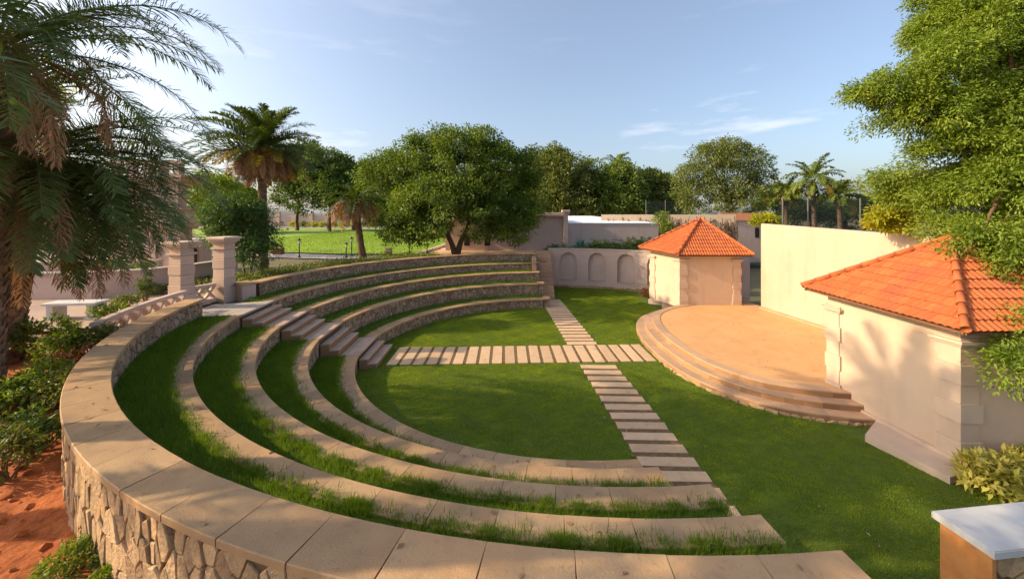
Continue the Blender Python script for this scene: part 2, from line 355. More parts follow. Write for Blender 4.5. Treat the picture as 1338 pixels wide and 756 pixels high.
for i in range(900):
    x, y = rd.uniform(-9, -3), rd.uniform(2.3, 8.5)
    if math.hypot(x - CX, y - CY) < 10.95: continue
    z = float(soil_z(np.array(x), np.array(y))); s = rd.choice([.012, .02, .03, .05])
    P = [Vector((rd.uniform(-1, 1), rd.uniform(-1, 1), rd.uniform(-.6, .8))).normalized() * s * rd.uniform(.7, 1.3) for _ in range(6)]
    b = [(s, 0, 0), (0, s, 0), (-s, 0, 0), (0, -s, 0), (0, 0, s), (0, 0, -s)]
    V = [(x + b[k][0] + P[k].x * .4, y + b[k][1] + P[k].y * .4, z + (b[k][2] + P[k].z * .4) * .7 + s * .2) for k in range(6)]
    mb.add(V, [(0, 1, 4), (1, 2, 4), (2, 3, 4), (3, 0, 4), (1, 0, 5), (2, 1, 5), (3, 2, 5), (0, 3, 5)], rd.random())
tag(mb.build('soil_clods', M['soil']), 'loose red clods scattered over the bare soil left of the curved wall', 'soil clods', kind='stuff')
# plaza, lawns and drives on the upper level
sheet('plaza_paving', [(-45, 9.2), (-11.5, 9.2)] + [pol(11.15, a) for a in (-164, -170, -176, -182)] + [(-12.3, 16.5), (-20, 24), (-45, 30)], 1.905, M['plaza'])
sheet('far_lawn', [(-75, 84), (-5.2, 84), (-6.9, 44), (-7.6, 27.6), (-12, 27.4), (-20, 29.5), (-32, 40)], 1.90, M['farlawn'])
sheet('garden_path', [(-12.3, 24.6), (-7.0, 25.2), (-7.4, 26.9), (-12, 26.7), (-22, 29.0), (-22, 26.5)], 1.89, M['path'])
sheet('driveway', [(-6.9, 24.6), (-6.6, 30), (-5.9, 44), (-3.5, 84), (0, 84), (3, 30), (2.2, 25.6), (1.0, 25.4)], 1.93, M['drive'])
sheet('far_road', [(-75, 84.5), (0, 84.5), (0, 90), (-75, 90)], 1.95, M['path'])
tag((lambda m: (m.sweep([(-7.25, 25.2), (-7.0, 32), (-6.3, 50), (-4.9, 84)], [(-.15, 1.85), (.15, 1.85), (.15, 2.06), (-.15, 2.06)]), m.build('driveway_kerb', M['greyslab']))[1])(MB()), kind='structure')
# ------------------------------------------------------------------ seats
def seat(k, a0, a1, name, label, cat, group, e_cap0=True, near=True, out_face=False, dark=False):
    r, h, wd = R[k], H[k], (WN if near else WD)[k]; zb = (H[k - 1] - .05) if k > 0 else -.05
    root = empty(name, (*pol(r, (a0 + a1) / 2), zb), label, cat, group)
    rd = random.Random(100 + k + (0 if near else 50))
    c = MB(); coping(c, r, a0, a1, wd, h, rnd=rd, over=.025); c.build('coping', M['coping'], root)
    m = MB()
    zb2 = zb if k < 4 else .6
    m.sweep(arc(r + .035, a0 + .15, a1 - .15, 2), [(0, zb2), (wd - .06, zb2), (wd - .06, h - .0605), (0, h - .0605)]); m.build('core', M['mortar'], root)
    f = MB(); ri = r + .035
    stones(f, lambda s, z, d: (CX + (ri - d) * math.cos(s / ri), CY + (ri - d) * math.sin(s / ri), z), rad(a0) * ri, rad(a1) * ri, zb, h - .065, .15 if near else .17, .17, .02, .010, rd)
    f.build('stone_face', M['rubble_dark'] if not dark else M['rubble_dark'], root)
    if out_face:
        ro = r + wd - .025; f = MB()
        stones(f, lambda s, z, d: (CX + (ro + d) * math.cos(s / ro), CY + (ro + d) * math.sin(s / ro), z), rad(a0) * ro, rad(a1) * ro, .9, h - .065, .135, .22, .026, .009, rd)
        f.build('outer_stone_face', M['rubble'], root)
    return root
ords = ['lowest', 'second lowest', 'third lowest', 'topmost']
near_end = [(-83, ), (-84.3, ), (-83.2, ), (-84, ), (-84.7, )]
FL0, FL1 = -167.2, -180.3     # the stair occupies this wedge
def fl_ang(r):                # near and far edge angle of the stair at radius r (constant 1.55 m wide)
    hw = math.degrees(.88 / r); mid = -175.8 + (r - 6.36) * 1.2
    return mid + hw, mid - hw
for k in range(4):
    n_a, f_a = fl_ang(R[k])
    seat(k, n_a, near_end[k][0], 'curved_seat', f'{ords[k]} curved stone seat sweeping from the stairs towards the viewer', 'seat', 'curved stone seats of the amphitheatre')
    seat(k, [91, 92.6, 93.6, 93][k], 360 + f_a, 'curved_seat', f'{ords[k]} curved stone seat beyond the stairs under the spreading tree', 'seat', 'curved stone seats of the amphitheatre', near=False)
seat(4, -167.0, near_end[4][0], 'parapet_wall', 'wide flat topped curved rubble wall in the foreground above the red soil', 'wall', 'curved parapet walls', out_face=True)
seat(4, 91.2, 178, 'parapet_wall', 'curved parapet wall beyond the stairs below the twin trunk tree', 'wall', 'curved parapet walls', near=False, out_face=False)
# end piers of the far seats beside the staircase
for k in range(4):
    a = [91, 92.6, 93.6, 93][k]; x, y = pol(R[k] + .2, a)
    root = empty('end_pier', (x + .17, y + .1, 0), f'stone pier closing the {ords[k]} far seat beside the back staircase', 'pier', 'stone end piers of the far seats')
    m = MB(); z0 = H[k - 1] - .3 if k else -.05
    m.box((x + .17, y + .12, (z0 + H[k] - .04) / 2), (.30, .5, H[k] - .04 - z0)); m.build('core', M['mortar'], root)
    f = MB(); rd = random.Random(k + 3)
    yy = y + .12 - .25; xx = x + .17
    stones(f, lambda s, z, d: (s, yy - d, z), xx - .15, xx + .15, z0, H[k] - .045, .12, .12, .015, .008, rd)
    stones(f, lambda s, z, d: (xx + .15 + d, s, z), yy, yy + .5, z0, H[k] - .045, .14, .12, .015, .008, rd)
    f.build('stone_face', M['rubble_dark'], root)
    c = MB(); c.box((x + .17, y + .12, H[k] - .008), (.36, .56, .06), tone=.9, ch=.01); c.build('cap', M['coping'], root)
# terraces: soil strips between seats carrying the grass
strips = MB()
for k in range(4):
    ro = R[k + 1] + .06; z = H[k] - .025
    n_a, f_a = fl_ang(R[k] + .3)
    for (b0, b1, ri) in ((n_a, near_end[k][0] - .6, R[k] + WN[k] - .02), ([91, 92.6, 93.6, 93][k] + .3, 360 + f_a, R[k] + WD[k] - .02)):
        strips.sweep(arc(ri, b0, b1, 2), [(0, -.04), (ro - ri, -.04), (ro - ri, z), (0, z)], rng.random())
tag(strips.build('terrace_ground', M['turf']), kind='structure')
# ------------------------------------------------------------------ stair
def polar_box(m, r0, r1, z0, z1, tone=.5, c=.006, ext=0.0):
    n0, f0 = fl_ang(r0); n1, f1 = fl_ang(r1)
    P = [pol(r0, f0 - ext), pol(r1, f1 - ext), pol(r1, n1 + ext), pol(r0, n0 + ext)]
    m.prism(P, z0, z1, tone)
for k in range(4):
    zb = H[k - 1] if k else 0.0; rise = (H[k] - zb) / 3; rl = R[k]
    on = ['lowest', 'second', 'third', 'topmost'][k]
    root = empty('stair_flight', (*pol(rl - .3, -174), zb), f'{on} short flight of stone steps in the stairs climbing through the curved seats', 'steps', 'short stair flights through the seats')
    for j in range(2):
        m = MB(); rr = rl - .52 + j * .26; z1 = zb + rise * (j + 1)
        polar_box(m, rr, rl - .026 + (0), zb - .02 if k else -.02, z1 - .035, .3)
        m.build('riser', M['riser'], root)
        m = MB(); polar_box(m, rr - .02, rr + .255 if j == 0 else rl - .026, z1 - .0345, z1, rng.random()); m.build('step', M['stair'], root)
    # landing
    r2 = (R[k + 1] - .545) if k < 3 else 11.0
    m = MB(); nn = 3 if k < 3 else 5
    for i in range(nn):
        q0 = rl - .03 + (r2 - rl + .03) * i / nn; q1 = rl - .03 + (r2 - rl + .03) * (i + 1) / nn - .004
        polar_box(m, q0, q1, H[k] - .05, H[k] + .004, rng.random())
    m.build('landing', M['stair'] if k < 3 else M['greyslab'], root)
    m = MB(); polar_box(m, rl + .01, r2 - .01, zb - .1, H[k] - .0505, .2); m.build('landing_base', M['mortar'], root)
    if k < 3:
        for e, side in ((0, 1), (1, -1)):
            f = MB(); rd = random.Random(k * 2 + e)
            def fm(s, z, d, e=e, side=side):
                A = fl_ang(s)[e]; x, y = pol(s, A); tx, ty = -math.sin(rad(A)), math.cos(rad(A)); return (x + tx * d * side, y + ty * d * side, z)
            stones(f, fm, rl + .02, r2, zb - .03, H[k] - .055, .14, .12, .012, .008, rd); f.build('side_stonework', M['rubble_dark'], root)
# ------------------------------------------------------------------ stepping slabs
ORD = ['first', 'second', 'third', 'fourth', 'fifth', 'sixth', 'seventh', 'eighth', 'ninth', 'tenth', 'eleventh', 'twelfth', 'thirteenth', 'fourteenth', 'fifteenth', 'sixteenth', 'seventeenth', 'eighteenth', 'nineteenth', 'twentieth', 'twenty-first', 'twenty-second', 'twenty-third']
def slab(x, y, dx, dy, rz, label, z=.022):
    m = MB(); m.box((0, 0, -.03), (dx, dy, .06), tone=rng.random(), ch=.006)
    o = m.build('stepping_stone', M['slab']); o.location = (x, y, z + rng.uniform(-.004, .004)); o.rotation_euler = (rng.uniform(-.004, .004), rng.uniform(-.004, .004), rz + rng.uniform(-.008, .008))
    tag(o, label, 'stepping stone', 'stepping slabs set in the lawn'); return o
SL = []
M['bed'] = mat('path_bed_soil', (.10, .07, .03), (.24, .14, .07), .95, 9, 8, 0, .8, 30)
sheet('path_bed', [(-4.25, 11.97), (4.25, 12.28), (4.2, 13.82), (-4.3, 13.52)], .0125, M['bed'])
sheet('path_bed', [(2.42 - .55 + .46, 6.1), (2.42 + .55 + .46, 6.1), (2.97, 11.95), (1.87, 11.93)], .0125, M['bed'])
sheet('path_bed', [(1.72, 13.75), (2.78, 13.75), (2.2, 21.2), (1.15, 21.2)], .0125, M['bed'])
for i in range(21):
    x = -4.08 + i * .4135; y = 12.74 + .037 * (x + 4.1)
    slab(x, y, .315, 1.56 + rng.uniform(-.02, .02), .037, f'{ORD[i]} stone slab from the stairs on the cross path to the stage'); SL.append((x, y, .15, .79, .037))
def pax(y): return 2.42 - .082 * (y - 11.9)
for i in range(15):
    y = 11.80 - i * .412
    slab(pax(y), y, 1.10, .275, -.03, f'{ORD[i]} stone slab from the crossing on the path coming towards the viewer'); SL.append((pax(y), y, .56, .145, -.03))
for i in range(18):
    y = 13.98 + i * .412
    slab(pax(y), y, 1.08, .28, .0, f'{ORD[i]} stone slab from the crossing on the path going to the arched wall'); SL.append((pax(y), y, .55, .145, 0))
# ------------------------------------------------------------------ back staircase by the arched wall
root = empty('back_staircase', (1.4, 21.6, 0), 'narrow brown stone staircase climbing between the far seats and the arched wall', 'staircase')
for i in range(12):
    m = MB(); y = 21.4 + i * .26; m.box((1.42, (y + 24.9) / 2, .2 * (i + .5)), (1.0, 24.9 - y, .196), tone=rng.random()); m.build('step', M['stage_step'], root)
m = MB(); m.box((.80, 23.0, 1.1), (.22, 2.5, 2.2)); m.build('side_wall', M['rubble_dark'], root)
# ------------------------------------------------------------------ arched wall
root = empty('arched_wall', (*pol(12.1, 68), 0), 'pink garden wall with blind arched niches beyond the lawn', 'wall')
RA = 12.12; niches = [81.2, 72.5, 63.9, 55.3]; nw = math.degrees(.55 / RA)
m = MB(); A0, A1, zt = 48.0, 87.4, 2.46
segs = []; cur = A0
for c in sorted(niches):
    segs.append((cur, c - nw, None)); segs.append((c - nw, c + nw, c)); cur = c + nw
segs.append((cur, A1, None))
for a, b, c in segs:
    if c is None: m.sweep(arc(RA, a, b, 1), [(0, -.1), (.3, -.1), (.3, zt), (0, zt)])
    else:
        m.sweep(arc(RA, a, b, 1), [(0, -.1), (.3, -.1), (.3, .45), (0, .45)])
        n = 14
        for i in range(n):   # arch spandrel slices
            t0 = -1 + 2 * i / n; t1 = -1 + 2 * (i + 1) / n; tm = min(abs(t0), abs(t1)); zz0 = 1.72 + .55 * math.sqrt(max(0, 1 - t0 * t0)); zz1 = 1.72 + .55 * math.sqrt(max(0, 1 - t1 * t1))
            p0 = pol(RA, c + nw * t0); p1 = pol(RA, c + nw * t1); q0 = pol(RA + .3, c + nw * t0); q1 = pol(RA + .3, c + nw * t1)
            V = [(*p0, zz0), (*p1, zz1), (*p1, zt), (*p0, zt), (*q0, zz0), (*q1, zz1), (*q1, zt), (*q0, zt)]
            m.add(V, [(0, 3, 2, 1), (4, 5, 6, 7), (0, 1, 5, 4), (3, 7, 6, 2)])
m.build('wall', M['plaster_pink'], root)
for c in niches:
    m = MB(); m.sweep(arc(RA + .20, c - nw * 1.001, c + nw * 1.001, 1), [(0, .44), (.09, .44), (.09, 2.35), (0, 2.35)]); m.build('niche', M['plaster_pink'], root)
    m = MB(); m.sweep(arc(RA - .03, c - nw * .8, c + nw * .8, 1), [(0, .47), (.12, .47), (.12, .50), (0, .50)]); m.build('niche_sill', M['plaster_pink'], root)
m = MB(); m.sweep(arc(RA - .03, A0, A1, 1), [(0, zt + .002), (.36, zt + .002), (.36, zt + .06), (0, zt + .06)]); m.build('coping', M['plaster_pink'], root)
f = MB(); rd = random.Random(2); ri = RA - .02
stones(f, lambda s, z, d: (CX + (ri - d) * math.cos(s / ri), CY + (ri - d) * math.sin(s / ri), z), rad(A0) * ri, rad(A1) * ri, -.05, .17, .3, .12, .08, .012, rd)
f.build('stone_footing', M['rubble'], root)
# ------------------------------------------------------------------ stage
edge = [(8.3, 18.05), (7.5, 17.75), (6.8, 17.25), (6.3, 16.75), (5.95, 16.2), (5.68, 15.5), (5.5, 14.7), (5.41, 13.8), (5.40, 12.9), (5.47, 12.0), (5.65, 11.2), (5.95, 10.55), (6.4, 10.0), (7.0, 9.68), (7.6, 9.5), (8.2, 9.4)]
def catmull(P, n=5):
    Q = []
    for i in range(len(P) - 1):
        p0, p1, p2, p3 = P[max(i - 1, 0)], P[i], P[i + 1], P[min(i + 2, len(P) - 1)]
        for j in range(n):
            t = j / n; Q.append(tuple(.5 * (2 * p1[c] + (p2[c] - p0[c]) * t + (2 * p0[c] - 5 * p1[c] + 4 * p2[c] - p3[c]) * t * t + (-p0[c] + 3 * p1[c] - 3 * p2[c] + p3[c]) * t ** 3) for c in (0, 1)))
    return Q + [P[-1]]
ed = catmull(edge, 4)
root = empty('stage', (8.5, 13.5, 0), 'raised stage with smooth tan floor and rounded stone steps between the two tiled huts', 'stage')
m = MB(); poly = ed + [(11.9, 9.4), (11.9, 12), (11.25, 18.6), (8.3, 18.6)]; m.prism(poly, .0, .43); m.build('floor', M['stagefloor'], root)
for j, (d0, d1, z) in enumerate(((.0, .30, .45), (.30, .60, .30), (.60, .93, .15))):
    m = MB(); N_ = len(ed); st = 4 if j == 0 else 3; i = 0
    e0 = .002 if j else 0
    prof = [(d0 + e0, -.05), (d1, -.05), (d1, z - .01), (d1 - .01, z), (d0 + e0, z)]; mpf = len(prof)
    while i < N_ - 1:
        V = []; np_ = 0
        for q in range(i, min(i + st, N_ - 1) + 1):
            a = ed[max(q - 1, 0)]; b = ed[min(q + 1, N_ - 1)]; l = math.hypot(b[0] - a[0], b[1] - a[1]); nn = ((b[1] - a[1]) / l, -(b[0] - a[0]) / l); np_ += 1
            for d, zz in prof: V.append((ed[q][0] + nn[0] * d, ed[q][1] + nn[1] * d, zz))
        F = [(c * mpf + e, c * mpf + (e + 1) % mpf, (c + 1) * mpf + (e + 1) % mpf, (c + 1) * mpf + e) for c in range(np_ - 1) for e in range(mpf)] + [tuple(range(mpf)), tuple(range((np_ - 1) * mpf, np_ * mpf))]
        m.add(V, F, rng.random()); i += st
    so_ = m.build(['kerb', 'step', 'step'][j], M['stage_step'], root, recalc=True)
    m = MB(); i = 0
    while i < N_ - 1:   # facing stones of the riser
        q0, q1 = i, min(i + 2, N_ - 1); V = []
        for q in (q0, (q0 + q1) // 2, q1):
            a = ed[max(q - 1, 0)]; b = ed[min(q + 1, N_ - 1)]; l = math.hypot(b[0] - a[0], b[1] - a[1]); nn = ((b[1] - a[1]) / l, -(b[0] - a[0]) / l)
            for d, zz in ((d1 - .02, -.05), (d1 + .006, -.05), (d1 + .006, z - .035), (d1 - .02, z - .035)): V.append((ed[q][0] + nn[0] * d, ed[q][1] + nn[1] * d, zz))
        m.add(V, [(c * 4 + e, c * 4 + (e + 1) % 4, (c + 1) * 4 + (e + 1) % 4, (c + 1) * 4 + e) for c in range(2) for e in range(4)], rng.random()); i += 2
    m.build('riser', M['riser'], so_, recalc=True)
f = MB(); rd = random.Random(9)
def fm(s, z, d):
    q = max(0, min(len(ed) - 1.001, s)); i = int(q); t = q - i; a, b = ed[i], ed[i + 1]; l = math.hypot(b[0] - a[0], b[1] - a[1]); nn = ((b[1] - a[1]) / l, -(b[0] - a[0]) / l)
    return (a[0] + (b[0] - a[0]) * t + nn[0] * (.93 + d), a[1] + (b[1] - a[1]) * t + nn[1] * (.93 + d), z)
stones(f, fm, 34, len(ed) - 1.01, -.03, .06, .9, .1, .05, .02, rd); f.build('rubble_footing', M['rubble'], root)
# ------------------------------------------------------------------ huts
def roof_face(mb, A, B, P, z, rib=.125, course=.235, amp=.018, over=.03):
    A, B, P = Vector(A), Vector(B), Vector(P)
    ux = (B - A).normalized(); foot = A + ux * (P - A).dot(ux); up = (P - foot); Ls = up.length; up.normalize(); n = ux.cross(up).normalized()
    if n.z < 0: n = -n
    W = (B - A).length; fx = (P - A).dot(ux); nrow = int(Ls / course) + 1
    for r in range(nrow):
        y0 = r * course - .04; y1 = min((r + 1) * course, Ls)
        def bounds(y):
            t = max(0, min(1, y / Ls)); return fx * t, W + (fx - W) * t
        a0, b0 = bounds(y0); a1, b1 = bounds(y1)
        k0 = int(math.floor(a0 / (rib / 6))); k1 = int(math.ceil(b0 / (rib / 6)))
        V = []; 
        for k in range(k0, k1 + 1):
            x = k * rib / 6; h = amp * (abs(math.sin(math.pi * x / rib)) ** 1.5) * 1.8
            xa = min(max(x, a0), b0); xb = min(max(x, a1), b1)
            jit = .004 * math.sin(int(x / rib) * 12.9 + r * 7.3)
            V.append((tuple(A + ux * xa + up * y0 + n * (h + over + jit)), tuple(A + ux * xb + up * y1 + n * (h * .9 + .004))))
        # one run of geometry per tile so that every tile carries its own tone
        for q in range(0, len(V) - 1, 6):
            seg = V[q:q + 7]
            if len(seg) < 2: continue
            pts = [p for pr in seg for p in pr]; F = [(2 * i, 2 * i + 2, 2 * i + 3, 2 * i + 1) for i in range(len(seg) - 1)]
            # butt edge thickness
            base = len(pts); pts += [tuple(Vector(pr[0]) - n * .02) for pr in seg]
            F += [(base + i, base + i + 1, 2 * (i + 1), 2 * i) for i in range(len(seg) - 1)]
            mb.add(pts, F, rng.random())
def ridge(mb, A, B, r=.066, L=.32):
    A, B = Vector(A), Vector(B); d = B - A; n = max(1, round(d.length / L))
    for i in range(n):
        p = A + d * (i / n); q = A + d * ((i + 1.12) / n)
        mb.tube([tuple(p), tuple(p + (q - p) * .12), tuple(q)], [r * 1.12, r * 1.08, r * .86], 12, rng.random())
def hut(poly, zb, zw, apex, eave, over, label, piers, tip=None):
    cx = sum(p[0] for p in poly) / 4; cy = sum(p[1] for p in poly) / 4
    root = empty('tiled_hut', (cx, cy, zb), label, 'hut', 'twin tiled huts beside the stage')
    m = MB(); m.prism(poly, zb - .1, zw); m.build('wall', M['plaster'], root)
    n = 4; E = []
    for i in range(4):
        p = Vector((*poly[i], 0)); a = (Vector((*poly[i - 1], 0)) - p).normalized(); b = (Vector((*poly[(i + 1) % 4], 0)) - p).normalized()
        q = p - (a + b) * over; E.append([q.x, q.y, eave])
    if tip: 
        for i, dz in tip.items(): E[i][2] += dz
    rf = MB()
    for i in range(4): roof_face(rf, E[i], E[(i + 1) % 4], apex, 0)
    ro = rf.build('roof', M['tile'], root, smooth=False)
    s = MB(); s.add([tuple(e) for e in E] + [(*apex[:2], apex[2] - .04)], [(0, 1, 4), (1, 2, 4), (2, 3, 4), (3, 0, 4)]); 
    s.add([(e[0], e[1], e[2] - .03) for e in E], [(3, 2, 1, 0)]); s.build('roof_deck', M['woodbox'], root)
    fb = MB()
    for i in range(4):
        a, b = Vector(E[i]), Vector(E[(i + 1) % 4]); ctr = Vector((cx, cy, 0)); 
        for (p_, q_) in ((a, b),):
            inn = (ctr - (p_ + q_) / 2); inn.z = 0; inn.normalize()
            V = [p_ + inn * .03, q_ + inn * .03, q_ + inn * .06, p_ + inn * .06]; fb.add([tuple(v + Vector((0, 0, -.09))) for v in V] + [tuple(v + Vector((0, 0, .01))) for v in V], [(0, 1, 2, 3), (4, 7, 6, 5), (0, 4, 5, 1), (1, 5, 6, 2), (2, 6, 7, 3), (3, 7, 4, 0)])
    fb.build('eave_board', M['woodbox'], root)
    for i in range(4):
        rg = MB(); e = Vector(E[i]); ap = Vector(apex); d = (ap - e).normalized(); ridge(rg, e - d * .05 + Vector((0, 0, .05)), ap + Vector((0, 0, .05))); rg.build('ridge_cap', M['tile'], ro, smooth=True)
    for i in piers:
        p = Vector((*poly[i], 0)); a = (Vector((*poly[i - 1], 0)) - p).normalized(); b = (Vector((*poly[(i + 1) % 4], 0)) - p).normalized()
        m = MB(); z = zb; k = 0; top = zw - .42
        def quad(w, pr): return [tuple((p - a * pr - b * pr).xy), tuple((p + a * w - b * pr).xy), tuple((p + a * w + b * w).xy), tuple((p - a * pr + b * w).xy)]
        m.prism(quad(.40, .04), z, z + .16, .6); z += .16
        bl = (top - z) / 6
        while z < top - .02:
            m.prism(quad(.32 if k % 2 else .37, .022 if k % 2 else .045), z + .002, min(z + bl, top), rng.random()); z += bl; k += 1
        pm = m.build('corner_pier', M['trim'], root)
        m = MB(); m.prism(quad(.38, .06), top + .002, top + .05, .5); m.prism(quad(.43, .11), top + .052, top + .11, .6); m.prism(quad(.37, .05), top + .112, top + .15, .5)
        m.build('pier_cap', M['trim'], pm)
    return root
hut([(7.57, 18.13), (10.45, 18.13), (10.45, 20.9), (6.80, 19.95)], .43, 2.9, (9.15, 19.4, 4.50), 2.86, .38, 'smaller looking tiled hut at the far end of the stage', [0, 1, 3], {3: .12})
h2 = hut([(8.13, 7.05), (11.4, 7.05), (11.2, 10.2), (7.86, 9.75)], 0.0, 2.70, (9.55, 8.45, 4.18), 2.68, .36, 'large near tiled hut with palm shadow on its wall', [0, 3], {3: .14})
m = MB(); m.prism([(7.18, 7.95), (7.92, 8.5), (8.17, 6.85), (7.50, 6.66)], -.05, .13, .6); m.build('plinth_step', M['trim'], h2)
m = MB(); m.prism([(8.06, 6.98), (8.15, 6.98), (7.88, 9.9), (7.78, 9.85)], -.05, .2, .4); m.build('plinth', M['trim'], h2)
# high boundary wall
root = empty('boundary_wall', (11.4, 14, 0), 'tall plain cream wall at the back of the stage', 'wall')
m = MB(); m.prism([(11.10, 17.6), (11.38, 17.62), (13.1, 5.0), (12.8, 5.0)], -.1, [4.31, 4.31, 3.85, 3.85]); m.build('wall', M['plaster_high'], root)
m = MB(); m.prism([(10.95, 17.5), (11.09, 17.5), (11.9, 11.2), (11.76, 11.2)], .40, .50, .7); m.build('skirting', M['stage_step'], root)
root = empty('recess_wall', (10.9, 19.2, 0), 'low shaded wall in the gap between far hut and tall wall', 'wall')
m = MB(); m.box((11.0, 19.3, 1.3), (1.1, .2, 2.4)); m.build('wall', M['plaster_pink'], root)
m = MB(); m.box((10.92, 18.95, .50), (.62, .5, .14), tone=.8); m.build('step', M['stage_step'], root)
# ------------------------------------------------------------------ gate columns, block, balustrades
def column(x, y, zb, h, label, rz=0):
    root = empty('gate_column', (x, y, zb), label, 'column', 'stone gate columns at the top of the stairs')
    m = MB(); z = zb - .1; cs = .42
    m.box((x, y, zb + .15), (.50, .50, .5), rz, .5); z = zb + .4
    n = 4; hb = (h - .4 - .42) / n
    for i in range(n): m.box((x, y, z + hb * .5), (.44 - .03 * (i % 2), .44 - .03 * (i % 2), hb - .012), rz, rng.random(), .012); z += hb
    m.box((x, y, (zb + z) / 2), (.38, .38, z - zb), rz); m.build('shaft', M['column'], root)
    m = MB(); m.box((x, y, z + .03), (.52, .52, .06), rz, .6); m.box((x, y, z + .13), (.40, .40, .14), rz, .4); m.box((x, y, z + .225), (.50, .50, .05), rz, .6)
    m.box((x, y, z + .285), (.60, .60, .07), rz, .5); m.box((x, y, z + .36), (.68, .68, .08), rz, .7, .02)
    m.build('cap', M['column'], root); return root
column(-10.32, 11.62, 1.9, 2.02, 'left gate column standing behind the end of the foreground parapet', -.15)
column(-9.90, 12.75, 1.9, 2.10, 'right gate column beside the pink block at the top of the stairs', -.15)
root = empty('end_block', (-9.4, 12.95, 1.8), 'plain pink block between the right gate column and the far parapet', 'block')
m = MB(); m.box((-9.42, 13.02, 2.05), (.62, .42, .62), -.5); m.build('body', M['plaster_pink'], root)
m = MB(); m.box((-9.42, 13.02, 2.385), (.70, .50, .05), -.5); m.build('cap', M['coping'], root)
def balustrade(path, zb, zt, label):
    mid = path[len(path) // 2]; root = empty('balustrade', (*mid, zb), label, 'balustrade', 'lattice balustrades by the gate columns')
    m = MB(); m.sweep(path, [(-.09, zt - .09), (.09, zt - .09), (.09, zt - .015), (.07, zt), (-.07, zt), (-.09, zt - .015)]); m.build('rail', M['column'], root)
    m = MB(); m.sweep(path, [(-.08, zb), (.08, zb), (.08, zb + .10), (-.08, zb + .10)]); m.build('base_rail', M['column'], root)
    L_ = [0]
    for i in range(1, len(path)): L_.append(L_[-1] + math.hypot(path[i][0] - path[i - 1][0], path[i][1] - path[i - 1][1]))
    tot = L_[-1]; n = max(2, round(tot / .42))
    def at(s):
        s = max(0, min(tot, s)); i = max(j for j in range(len(L_)) if L_[j] <= s + 1e-9); i = min(i, len(path) - 2); t = (s - L_[i]) / (L_[i + 1] - L_[i]); a, b = path[i], path[i + 1]
        return (a[0] + (b[0] - a[0]) * t, a[1] + (b[1] - a[1]) * t), ((b[0] - a[0]) / (L_[i + 1] - L_[i]), (b[1] - a[1]) / (L_[i + 1] - L_[i]))
    z0, z1 = zb + .10, zt - .09; zm = (z0 + z1) / 2
    for k in range(n):   # curved X shaped brackets
        m = MB(); sc_ = (k + .5) * tot / n; hw = tot / n * .46
        for sgn in (-1, 1):
            rows = []
            for j in range(9):
                t = j / 8; z = z0 + (z1 - z0) * t; off = hw * abs(2 * t - 1) ** 1.4 * sgn + .015 * sgn; wd = .028 + .02 * abs(math.sin(math.pi * 2 * t))
                (x, y), (tx, ty) = at(sc_ + off); rows.append((x, y, z, tx, ty, wd))
            V = []
            for x, y, z, tx, ty, wd in rows:
                for a, b in ((-1, -1), (1, -1), (1, 1), (-1, 1)): V.append((x + tx * wd * a + ty * .05 * b, y + ty * wd * a - tx * .05 * b, z))
            m.add(V, [(4 * i + j, 4 * i + (j + 1) % 4, 4 * i + 4 + (j + 1) % 4, 4 * i + 4 + j) for i in range(8) for j in range(4)])
        m.build('lattice_bracket', M['column'], root)
balustrade([pol(11.25, a) for a in np.linspace(-153, -171.0, 10)], 1.85, 2.50, 'curved lattice balustrade running along the outside of the foreground parapet')
balustrade([(-10.22, 11.88), (-10.12, 12.15), (-10.02, 12.48)], 1.90, 2.48, 'short lattice balustrade between the two gate columns')
# ------------------------------------------------------------------ stone pier wall at the lower right corner
root = empty('stone_pier_wall', (5.6, 3.85, 0), 'thick wall end with white capping and side coloured sunlit orange in the lower right corner', 'wall')
P0 = [(4.40, 3.55), (6.9, 3.80), (6.85, 4.26), (4.36, 3.96)]
m = MB(); m.prism([(4.43, 3.58), (6.86, 3.83), (6.82, 4.23), (4.40, 3.93)], -.05, 1.54); m.build('core', M['mortar'], root)
m = MB(); m.prism([(4.385, 3.545), (4.43, 3.55), (4.40, 3.965), (4.355, 3.96)], -.05, 1.538); m.build('side_face', M['sunlit_orange'], root)  # left end painted orange for the sun falling on it
m = MB(); m.prism([(4.35, 3.50), (6.9, 3.77), (6.85, 4.29), (4.31, 4.0)], 1.54, 1.60, .6); m.prism([(4.358, 3.51), (6.9, 3.778), (6.85, 4.282), (4.318, 3.992)], 1.6005, 1.61, .6); m.build('capping', M['greystone'], root)
f = MB(); stones(f, lambda s, z, d: (4.44 + s * .995, 3.58 + s * .1025 - d, z), 0, 2.3, -.05, 1.53, .16, .24, .03, .013, random.Random(4)); f.build('stone_face', M['rubble'], root)
# ------------------------------------------------------------------ foliage tools
def leaf_cloud(name, C, Dv, Nv, Ln, Wd, m, parent, tone):
    """diamond leaves, slightly folded: C base, Dv direction, Nv normal"""
    n = len(C); Dv = Dv / np.linalg.norm(Dv, axis=1, keepdims=True); S = np.cross(Dv, Nv); S /= (np.linalg.norm(S, axis=1, keepdims=True) + 1e-9); U = np.cross(S, Dv)
    Ln = Ln[:, None]; Wd = Wd[:, None]
    V = np.empty((n, 4, 3)); V[:, 0] = C; V[:, 1] = C + Dv * Ln * .45 + S * Wd * .5 + U * Wd * .12; V[:, 2] = C + Dv * Ln - U * Ln * .10; V[:, 3] = C + Dv * Ln * .45 - S * Wd * .5 + U * Wd * .12
    b = np.arange(n)[:, None] * 4
    F = np.concatenate([b + np.array([0, 1, 2]), b + np.array([0, 2, 3])], 0)
    return np_mesh(name, V.reshape(-1, 3), F, m, parent, np.repeat(tone, 4))
